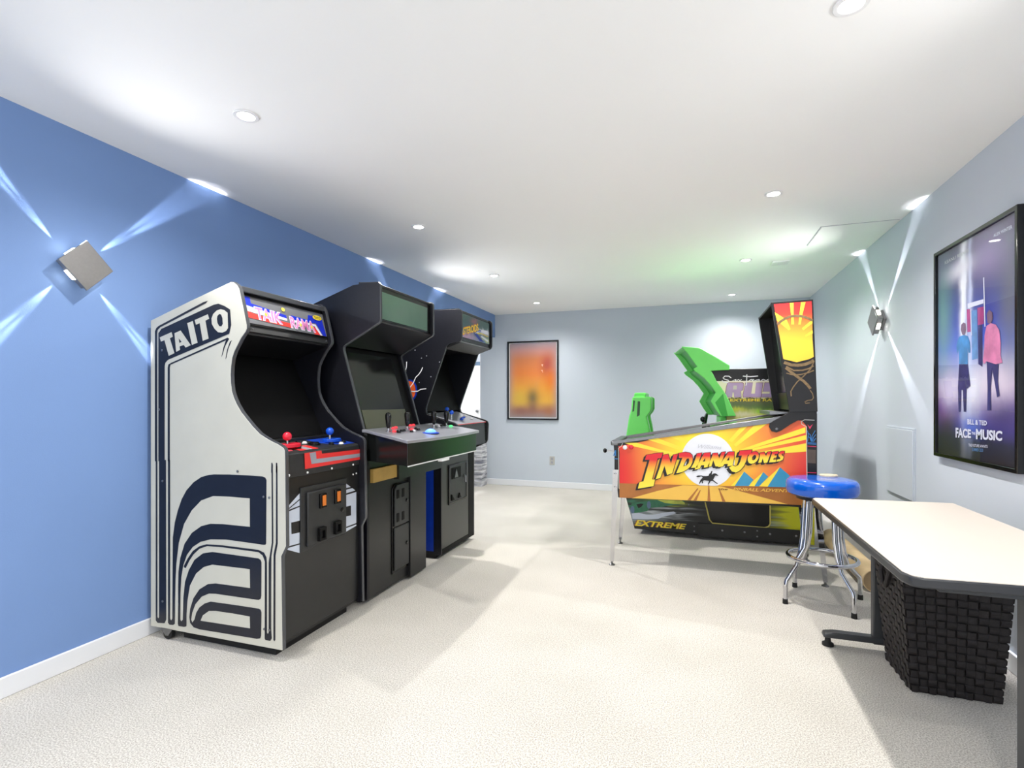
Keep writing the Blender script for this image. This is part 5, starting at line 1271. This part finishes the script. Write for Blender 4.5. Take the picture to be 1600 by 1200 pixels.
# ================================================================== STOOL
sx, sy = 0.778, 3.655
st = thing('bar_stool', 'chrome bar stool with round glossy blue vinyl seat beside the table', 'stool', (sx, sy, 0))
MB().lathe((sx, sy, 0), [(0.10, 0.655), (0.175, 0.657), (0.192, 0.668), (0.199, 0.69), (0.199, 0.722), (0.193, 0.742), (0.178, 0.754), (0.14, 0.760), (0.06, 0.757), (0.002, 0.756)], 56).build('seat', M['stool_blue'], st)
MB().lathe((sx, sy, 0), [(0.11, 0.625), (0.14, 0.632), (0.14, 0.656)], 36).build('swivel_plate', M['black'], st)
MB().prism([(sx + 0.06 + 0.05 * math.cos(a) * (1 + 0.15 * math.sin(3 * a)), sy + 0.10 + 0.03 * math.sin(a)) for a in [2 * PI * k / 14 for k in range(14)]], 'z', 0.752, 0.772).build('torn_foam_patch', M['foam'], st, bev=0.006, label='beige foam showing through a tear')
ring = [(sx + 0.187 * math.cos(a), sy + 0.187 * math.sin(a), 0.27) for a in [2 * PI * k / 48 for k in range(48)]]
MB().tube(ring, 0.0125, 12, True).build('foot_ring', M['chrome'], st)
FEET = [(0.560, 3.545), (0.668, 3.875), (1.010, 3.765), (0.890, 3.430)]
for i, (fx, fy) in enumerate(FEET):
    dx, dy = fx - sx, fy - sy; l = math.hypot(dx, dy); ux, uy = dx / l, dy / l
    px_, py_ = -uy, ux
    def pt(r, z, s=0): return (sx + ux * r + px_ * s, sy + uy * r + py_ * s, z)
    def arcpts(r0, r1, z0, z1, s): return [pt(r0, z0, s), pt(r1, z1, s)]
    path = [pt(0.165, 0.27, 0.0), pt(0.130, 0.34, 0.014), pt(0.122, 0.40, 0.014), pt(0.110, 0.60, 0.014), pt(0.108, 0.622, 0.012), pt(0.107, 0.632, 0.0), pt(0.108, 0.622, -0.012), pt(0.110, 0.60, -0.014), pt(0.122, 0.40, -0.014), pt(0.140, 0.30, -0.012), pt(0.165, 0.225, -0.006), pt(l - 0.006, 0.14, 0), pt(l, 0.11, 0), pt(l + 0.002, 0.02, 0)]
    lg = MB().tube(path, 0.0125, 12).build('leg', M['chrome'], st)
    MB().cyl(pt(l + 0.002, 0.0), pt(l + 0.002, 0.03), 0.0155, 0.0145, 14).build('foot_cap', M['rubber'], lg)

# ================================================================== TABLE
tb = thing('folding_table', 'rectangular table with cream laminate top and dark T-shaped legs at lower right', 'table', (0.93, 2.5, 0))
tt = [(0.645, 1.815), (1.225, 1.85), (1.253, 1.878), (1.259, 3.187), (0.628, 3.125), (0.614, 3.10), (0.606, 1.862), (0.618, 1.828)]
MB().prism(tt, 'z', 0.690, 0.722).build('edge_band', M['table_edge'], tb, bev=0.006)
MB().prism([(0.93 + (x - 0.93) * 0.987, 2.5 + (y - 2.5) * 0.995) for x, y in tt], 'z', 0.719, 0.7235).build('table_top', M['tabletop'], tb, bev=0.001)
for yy, lx in ((1.945, 0.965), (3.01, 0.892)):
    lg = MB().box(lx - 0.034, lx + 0.034, yy - 0.0225, yy + 0.0225, 0.04, 0.66).build('leg', M['table_leg'], tb, bev=0.006)
    MB().prism([(lx - 0.25, 0.045), (lx - 0.245, 0.067), (lx - 0.2, 0.075), (lx + 0.22, 0.075), (lx + 0.265, 0.067), (lx + 0.27, 0.045)], 'y', yy - 0.028, yy + 0.028).build('foot_bar', M['table_leg'], lg, bev=0.008)
    for xx in (lx - 0.225, lx + 0.245):
        MB().lathe((xx, yy, 0), [(0.026, 0), (0.026, 0.012), (0.014, 0.020), (0.012, 0.048)], 20).build('leveler_foot', M['rubber'], lg)
    MB().box(0.72, 1.14, yy - 0.03, yy + 0.03, 0.655, 0.692).build('top_bracket', M['table_leg'], lg, bev=0.003)
MB().box(0.91, 0.95, 2.01, 2.99, 0.635, 0.67).build('stretcher', M['table_leg'], tb, bev=0.003)

# ================================================================== HAMPER
hm = thing('woven_hamper', 'dark brown woven strap hamper with loop handles under the table', 'hamper', (1.05, 2.80, 0))
bx0, bx1, by0, by1, HT = 0.897, 1.204, 2.645, 2.935, 0.615
fl_ = 0.052
def hpt(u, v, k, e=0.0):
    """point on wall k (0 front,1 right,2 back,3 left): u along, v up, e outward"""
    f = fl_ * v
    x0, x1, y0_, y1_ = bx0 - f - e, bx1 + f * 0.6 + e, by0 - f - e, by1 + f * 0.5 + e
    cs = [(x0, y0_), (x1, y0_), (x1, y1_), (x0, y1_)]
    a = cs[k]; b = cs[(k + 1) % 4]
    return (a[0] + (b[0] - a[0]) * u, a[1] + (b[1] - a[1]) * u, v * HT)
mb = MB()
vs = [hpt(0, v, k, -0.004) for v in (0.0, 1.0) for k in range(4)]
mb.add(vs, [(3, 2, 1, 0), (0, 1, 5, 4), (1, 2, 6, 5), (2, 3, 7, 6), (3, 0, 4, 7)])
mb.build('liner', M['rubber'], hm)
for k in range(4):
    mb = MB(); nu, nv = 10, 19
    for i in range(nu):
        for j in range(nv):
            up = (i + j) % 2 == 0
            e1 = 0.006 if up else 0.0015
            a, b = (i + 0.04) / nu, (i + 0.96) / nu
            c, d_ = (j + 0.06) / nv, (j + 0.94) / nv
            m1, m2 = (a + (b - a) * 0.2, b - (b - a) * 0.2)
            if up:
                vs = [hpt(a, c, k), hpt(m1, c, k, e1), hpt(m2, c, k, e1), hpt(b, c, k), hpt(a, d_, k), hpt(m1, d_, k, e1), hpt(m2, d_, k, e1), hpt(b, d_, k)]
                mb.add(vs, [(0, 1, 5, 4), (1, 2, 6, 5), (2, 3, 7, 6), (0, 3, 2, 1), (4, 5, 6, 7)])
            else:
                n1, n2 = c + (d_ - c) * 0.2, d_ - (d_ - c) * 0.2
                vs = [hpt(a, c, k), hpt(a, n1, k, 0.0035), hpt(a, n2, k, 0.0035), hpt(a, d_, k), hpt(b, c, k), hpt(b, n1, k, 0.0035), hpt(b, n2, k, 0.0035), hpt(b, d_, k)]
                mb.add(vs, [(0, 4, 5, 1), (1, 5, 6, 2), (2, 6, 7, 3), (0, 1, 2, 3), (4, 7, 6, 5)])
    mb.build('woven_wall', M['weave'], hm, kind='stuff')
rim = [hpt(0, 1.0, k, 0.004) for k in range(4)]
MB().tube(rim, 0.009, 8, True).build('rim', M['weave'], hm)
mb = MB(); vs = [(p[0], p[1], p[2] + dz) for dz in (0.0, 0.016) for p in [hpt(0, 1.0, k, 0.01) for k in range(4)]]
mb.add(vs, [(3, 2, 1, 0), (4, 5, 6, 7), (0, 1, 5, 4), (1, 2, 6, 5), (2, 3, 7, 6), (3, 0, 4, 7)])
mb.build('lid', M['weave'], hm, bev=0.004)
hc = [hpt(0.36, 0.93, 0, 0.008), hpt(0.38, 0.86, 0, 0.02), hpt(0.45, 0.79, 0, 0.026), hpt(0.55, 0.78, 0, 0.026), hpt(0.62, 0.85, 0, 0.02), hpt(0.64, 0.93, 0, 0.008)]
MB().tube(hc, 0.010, 8).build('handle', M['weave'], hm)
hc = [hpt(0.36, 0.80, 3, 0.006), hpt(0.38, 0.74, 3, 0.018), hpt(0.45, 0.66, 3, 0.022), hpt(0.55, 0.66, 3, 0.022), hpt(0.62, 0.74, 3, 0.018), hpt(0.64, 0.80, 3, 0.006)]
MB().tube(hc, 0.010, 8).build('handle', M['weave'], hm)

# ================================================================== CARDBOARD TUBE
ct = thing('cardboard_tube', 'long brown cardboard tube lying on the carpet along the right wall', 'tube', (1.18, 4.3, 0))
ta, tbb, tr = Vector((1.140, 3.92, 0.074)), Vector((1.145, 5.06, 0.074)), 0.074
mb = MB()
dd = (tbb - ta).normalized(); u_ = Vector((0, 0, 1)); v_ = dd.cross(u_)
seg = 32; vs = []
for p, r in ((ta, tr), (tbb, tr), (tbb, tr - .005), (ta, tr - .005)):
    for k in range(seg):
        a = 2 * PI * k / seg
        vs.append(p + u_ * (r * math.cos(a)) + v_ * (r * math.sin(a)))
fs = []
for q in range(4):
    for k in range(seg):
        l = (k + 1) % seg
        fs.append((q * seg + k, q * seg + l, ((q + 1) % 4) * seg + l, ((q + 1) % 4) * seg + k))
mb.add(vs, fs).build('tube_wall', M['card'], ct)
MB().cyl(ta + dd * 0.01, ta + dd * 0.014, tr - 0.006, seg=28).build('end_cap', M['card_in'], ct)
MB().cyl(tbb - dd * 0.014, tbb - dd * 0.01, tr - 0.006, seg=28).build('end_cap', M['card_in'], ct)

# ================================================================== PICTURES
# far wall picture
fx0, fx1, fz0, fz1 = -2.505, -1.742, 0.962, 2.096
fpz = thing('framed_picture', 'black framed blurred orange and yellow picture on the far wall', 'picture', (-2.12, FAR, 1.53), 'framed pictures')
def rect(a, b, c, d_): return [(a, c), (b, c), (b, d_), (a, d_)]
MB().frame(rect(fx0, fx1, fz0, fz1), rect(fx0 + .022, fx1 - .022, fz0 + .022, fz1 - .022), 'y', FAR - 0.028, FAR - 0.001).build('frame', M['black'], fpz, bev=0.002)
MB().box(fx0 + .02, fx1 - .02, FAR - 0.012, FAR - 0.003, fz0 + .02, fz1 - .02).build('mat_board', M['white'], fpz)
M['blur'] = picmat('blurred_orange_print', 0, [(-0.56, (158, 150, 150)), (-0.44, (172, 120, 96)), (-0.3, (232, 176, 62)), (-0.1, (234, 162, 52)), (0.1, (226, 130, 50)), (0.3, (206, 124, 70)), (0.42, (196, 140, 128)), (0.54, (164, 150, 158))],
   [(0.22, 0.22, 0.10, 0.15, (172, 72, 66), 0.9), (-0.2, -0.26, 0.12, 0.12, (222, 186, 66), 0.8), (0.0, -0.25, 0.09, 0.13, (134, 112, 56), 1.0), (0.0, -0.40, 0.06, 0.08, (140, 98, 78), 0.7), (-0.18, -0.44, 0.14, 0.06, (152, 104, 92), 0.8),
    (0.24, -0.44, 0.08, 0.06, (176, 112, 70), 0.7), (-0.40, 0, 0.09, 0.9, (172, 152, 150), 1.0), (0.40, 0, 0.09, 0.9, (176, 152, 156), 1.0), (0.26, 0.0, 0.08, 0.16, (226, 118, 34), 0.7)])
cx_, cz_ = (fx0 + fx1) / 2, (fz0 + fz1) / 2
b = MB().box(fx0 + .034, fx1 - .034, FAR - 0.014, FAR - 0.012, fz0 + .036, fz1 - .028)
b.build('print', M['blur'], fpz, loc=(cx_, FAR, cz_))
MB().add([(fx0 + .02, FAR - 0.019, fz0 + .02), (fx1 - .02, FAR - 0.019, fz0 + .02), (fx1 - .02, FAR - 0.019, fz1 - .02), (fx0 + .02, FAR - 0.019, fz1 - .02)], [(0, 1, 2, 3)]).build('glass', M['glass'], fpz)
# right wall poster
qy0, qy1, qz0, qz1 = 2.895, 3.727, 0.912, 2.106
pz = thing('framed_movie_poster', 'black framed purple and blue movie poster lettered FACE THE MUSIC on the right wall', 'poster', (WALL_R, 3.31, 1.51), 'framed pictures')
MB().frame(rect(qy0, qy1, qz0, qz1), rect(qy0 + .022, qy1 - .022, qz0 + .022, qz1 - .022), 'x', WALL_R - 0.03, WALL_R - 0.001).build('frame', M['black_gloss'], pz, bev=0.003)
# across coordinate runs from the far edge (+) to the near edge (-)
M['poster'] = picmat('poster_print', 1, [(-0.58, (30, 26, 34)), (-0.48, (34, 38, 64)), (-0.40, (70, 60, 140)), (-0.30, (120, 96, 170)), (-0.2, (196, 180, 216)), (-0.10, (160, 166, 210)), (0.02, (74, 104, 214)), (0.15, (44, 62, 172)), (0.35, (50, 58, 116)), (0.48, (84, 78, 128)), (0.58, (74, 62, 106))],
   [(0.33, 0.2, 0.10, 0.3, (96, 150, 140), 0.8), (-0.33, 0.2, 0.10, 0.35, (112, 116, 124), 0.8), (0.30, -0.42, 0.12, 0.12, (30, 30, 38), 0.9), (-0.15, 0.45, 0.2, 0.12, (170, 148, 200), 0.7),  # greenish patch at the far edge: green reflection put into the print colour
    (0.10, 0.25, 0.035, 0.5, (240, 244, 255), 1.3), (0.03, 0.25, 0.02, 0.5, (206, 214, 246), 0.9), (0.14, 0.44, 0.14, 0.05, (226, 226, 240), 0.9), (0.06, -0.1, 0.05, 0.3, (180, 200, 244), 0.9),
    (0.33, -0.30, 0.08, 0.1, (120, 60, 150), 0.7), (-0.26, -0.34, 0.14, 0.07, (52, 40, 110), 0.9), (0.02, -0.40, 0.10, 0.05, (40, 90, 210), 0.9), (-0.2, -0.18, 0.18, 0.1, (236, 224, 240), 0.8), (0.25, -0.22, 0.12, 0.09, (220, 214, 240), 0.8), (0.0, -0.22, 0.10, 0.12, (232, 236, 250), 0.9)], noise=0.05, nscale=9, rough=0.5)
b = MB().box(WALL_R - 0.014, WALL_R - 0.010, qy0 + .02, qy1 - .02, qz0 + .02, qz1 - .02)
po = b.build('print', M['poster'], pz, loc=(WALL_R, (qy0 + qy1) / 2, (qz0 + qz1) / 2))
q = Print('x', WALL_R - 0.014, -1, po)
M['p_booth'] = mat('booth_magenta_print', (170, 60, 130), 0.5, var=0.2, scale=20)
M['p_boothb'] = mat('booth_blue_print', (90, 140, 200), 0.5, var=0.2, scale=20)
M['p_white'] = mat('poster_white_print', (222, 226, 246), 0.5, var=0.03)
M['p_blue'] = mat('poster_blue_print', (50, 130, 196), 0.5, var=0.3, scale=14)
M['p_navy'] = mat('poster_navy_print', (52, 50, 110), 0.5, var=0.3, scale=20)
M['p_pink'] = mat('poster_pink_print', (216, 130, 176), 0.5, var=0.25, scale=14)
M['p_skin'] = mat('poster_mauve_print', (120, 92, 120), 0.5, var=0.2, scale=20)
XR = WALL_R - 0.014
q.polys('booth_print', M['p_booth'], [[(3.372,1.718),(3.338,1.716),(3.333,1.595),(3.366,1.597)], [(3.266,1.708),(3.205,1.705),(3.205,1.619),(3.262,1.619)]], 1)
q.polys('booth_print', M['p_boothb'], [[(3.324,1.703),(3.27,1.7),(3.262,1.451),(3.319,1.448)]], 1)
q.polys('booth_print', M['p_navy'], [[(3.262,1.618),(3.218,1.617),(3.216,1.405),(3.256,1.422)]], 1.3)
q.polys('booth_print', M['p_white'], [[(3.363,1.747),(3.207,1.742),(3.207,1.721),(3.36,1.722)], [(3.384,1.857),(3.378,1.856),(3.369,1.581),(3.376,1.582)], [(3.336,1.712),(3.327,1.712),(3.319,1.575),(3.326,1.576)], [(3.21,1.849),(3.2,1.85),(3.189,1.602),(3.197,1.603)]], 2, label='white light beams around a booth')
# two plain stand-in figures
q.polys('figure_print', M['p_blue'], [[(3.449,1.583),(3.405,1.588),(3.36,1.576),(3.338,1.54),(3.333,1.487),(3.351,1.488),(3.36,1.512),(3.36,1.429),(3.452,1.435),(3.455,1.513),(3.474,1.491),(3.481,1.531),(3.471,1.562)]], 3, label='plain blue standing shape')
q.polys('figure_print', M['p_navy'], [[(3.452,1.435),(3.36,1.429),(3.333,1.314),(3.372,1.299),(3.378,1.179),(3.402,1.178),(3.411,1.295),(3.427,1.295),(3.436,1.177),(3.458,1.177),(3.465,1.31)]], 3)
q.polys('figure_print', M['p_skin'], [[(3.428,1.646),(3.405,1.654),(3.382,1.645),(3.378,1.612),(3.393,1.585),(3.417,1.59),(3.433,1.619)], [(3.176,1.664),(3.153,1.68),(3.125,1.663),(3.122,1.631),(3.14,1.61),(3.168,1.617)]], 3)
q.polys('figure_print', M['p_pink'], [[(3.178,1.604),(3.14,1.613),(3.096,1.6),(3.066,1.569),(3.054,1.51),(3.056,1.449),(3.04,1.414),(3.096,1.411),(3.178,1.431),(3.198,1.418),(3.21,1.433),(3.198,1.496),(3.194,1.56)]], 3.2, label='plain pink standing shape')
q.polys('figure_print', M['p_navy'], [[(3.176,1.43),(3.072,1.413),(3.078,1.328),(3.063,1.26),(3.084,1.253),(3.112,1.343),(3.125,1.385),(3.14,1.302),(3.137,1.19),(3.171,1.19),(3.168,1.303)]], 3)
q.text('poster_lettering', M['p_white'], 'BILL & TED', [(3.36,1.14),(3.171,1.138),(3.171,1.115),(3.36,1.112)], 5, 0.03)
q.text('poster_lettering', M['p_white'], 'FACE', [(3.487,1.09),(3.323,1.088),(3.323,1.042),(3.487,1.034)], 5, 0.04, label='white lettering FACE THE MUSIC')
q.text('poster_lettering', M['p_white'], 'THE', [(3.316,1.076),(3.279,1.076),(3.279,1.062),(3.316,1.061)], 5, 0.03)
q.text('poster_lettering', M['p_white'], 'MUSIC', [(3.273,1.094),(3.037,1.095),(3.04,1.048),(3.273,1.04)], 5, 0.04)
q.text('poster_lettering', M['p_white'], 'THE FUTURE AWAITS', [(3.348,1.012),(3.165,1.019),(3.165,1.005),(3.348,0.997)], 5, 0.01)
q.text('poster_lettering', M['p_boothb'], 'SUMMER 2020', [(3.313,0.994),(3.205,0.998),(3.205,0.982),(3.313,0.976)], 5, 0.01)
q.text('poster_lettering', M['p_white'], 'ALEX WINTER', [(3.112,2.036),(2.96,2.033),(2.958,2.016),(3.112,2.021)], 5, 0.02)
q.text('poster_lettering', M['faint'], 'KEANU REEVES', [(3.613,2.033),(3.345,2.032),(3.345,2.015),(3.613,2.014)], 5, 0.01)
MB().add([(WALL_R - 0.022, qy0 + .02, qz0 + .02), (WALL_R - 0.022, qy0 + .02, qz1 - .02), (WALL_R - 0.022, qy1 - .02, qz1 - .02), (WALL_R - 0.022, qy1 - .02, qz0 + .02)], [(0, 1, 2, 3)]).build('glass', M['glass'], pz)
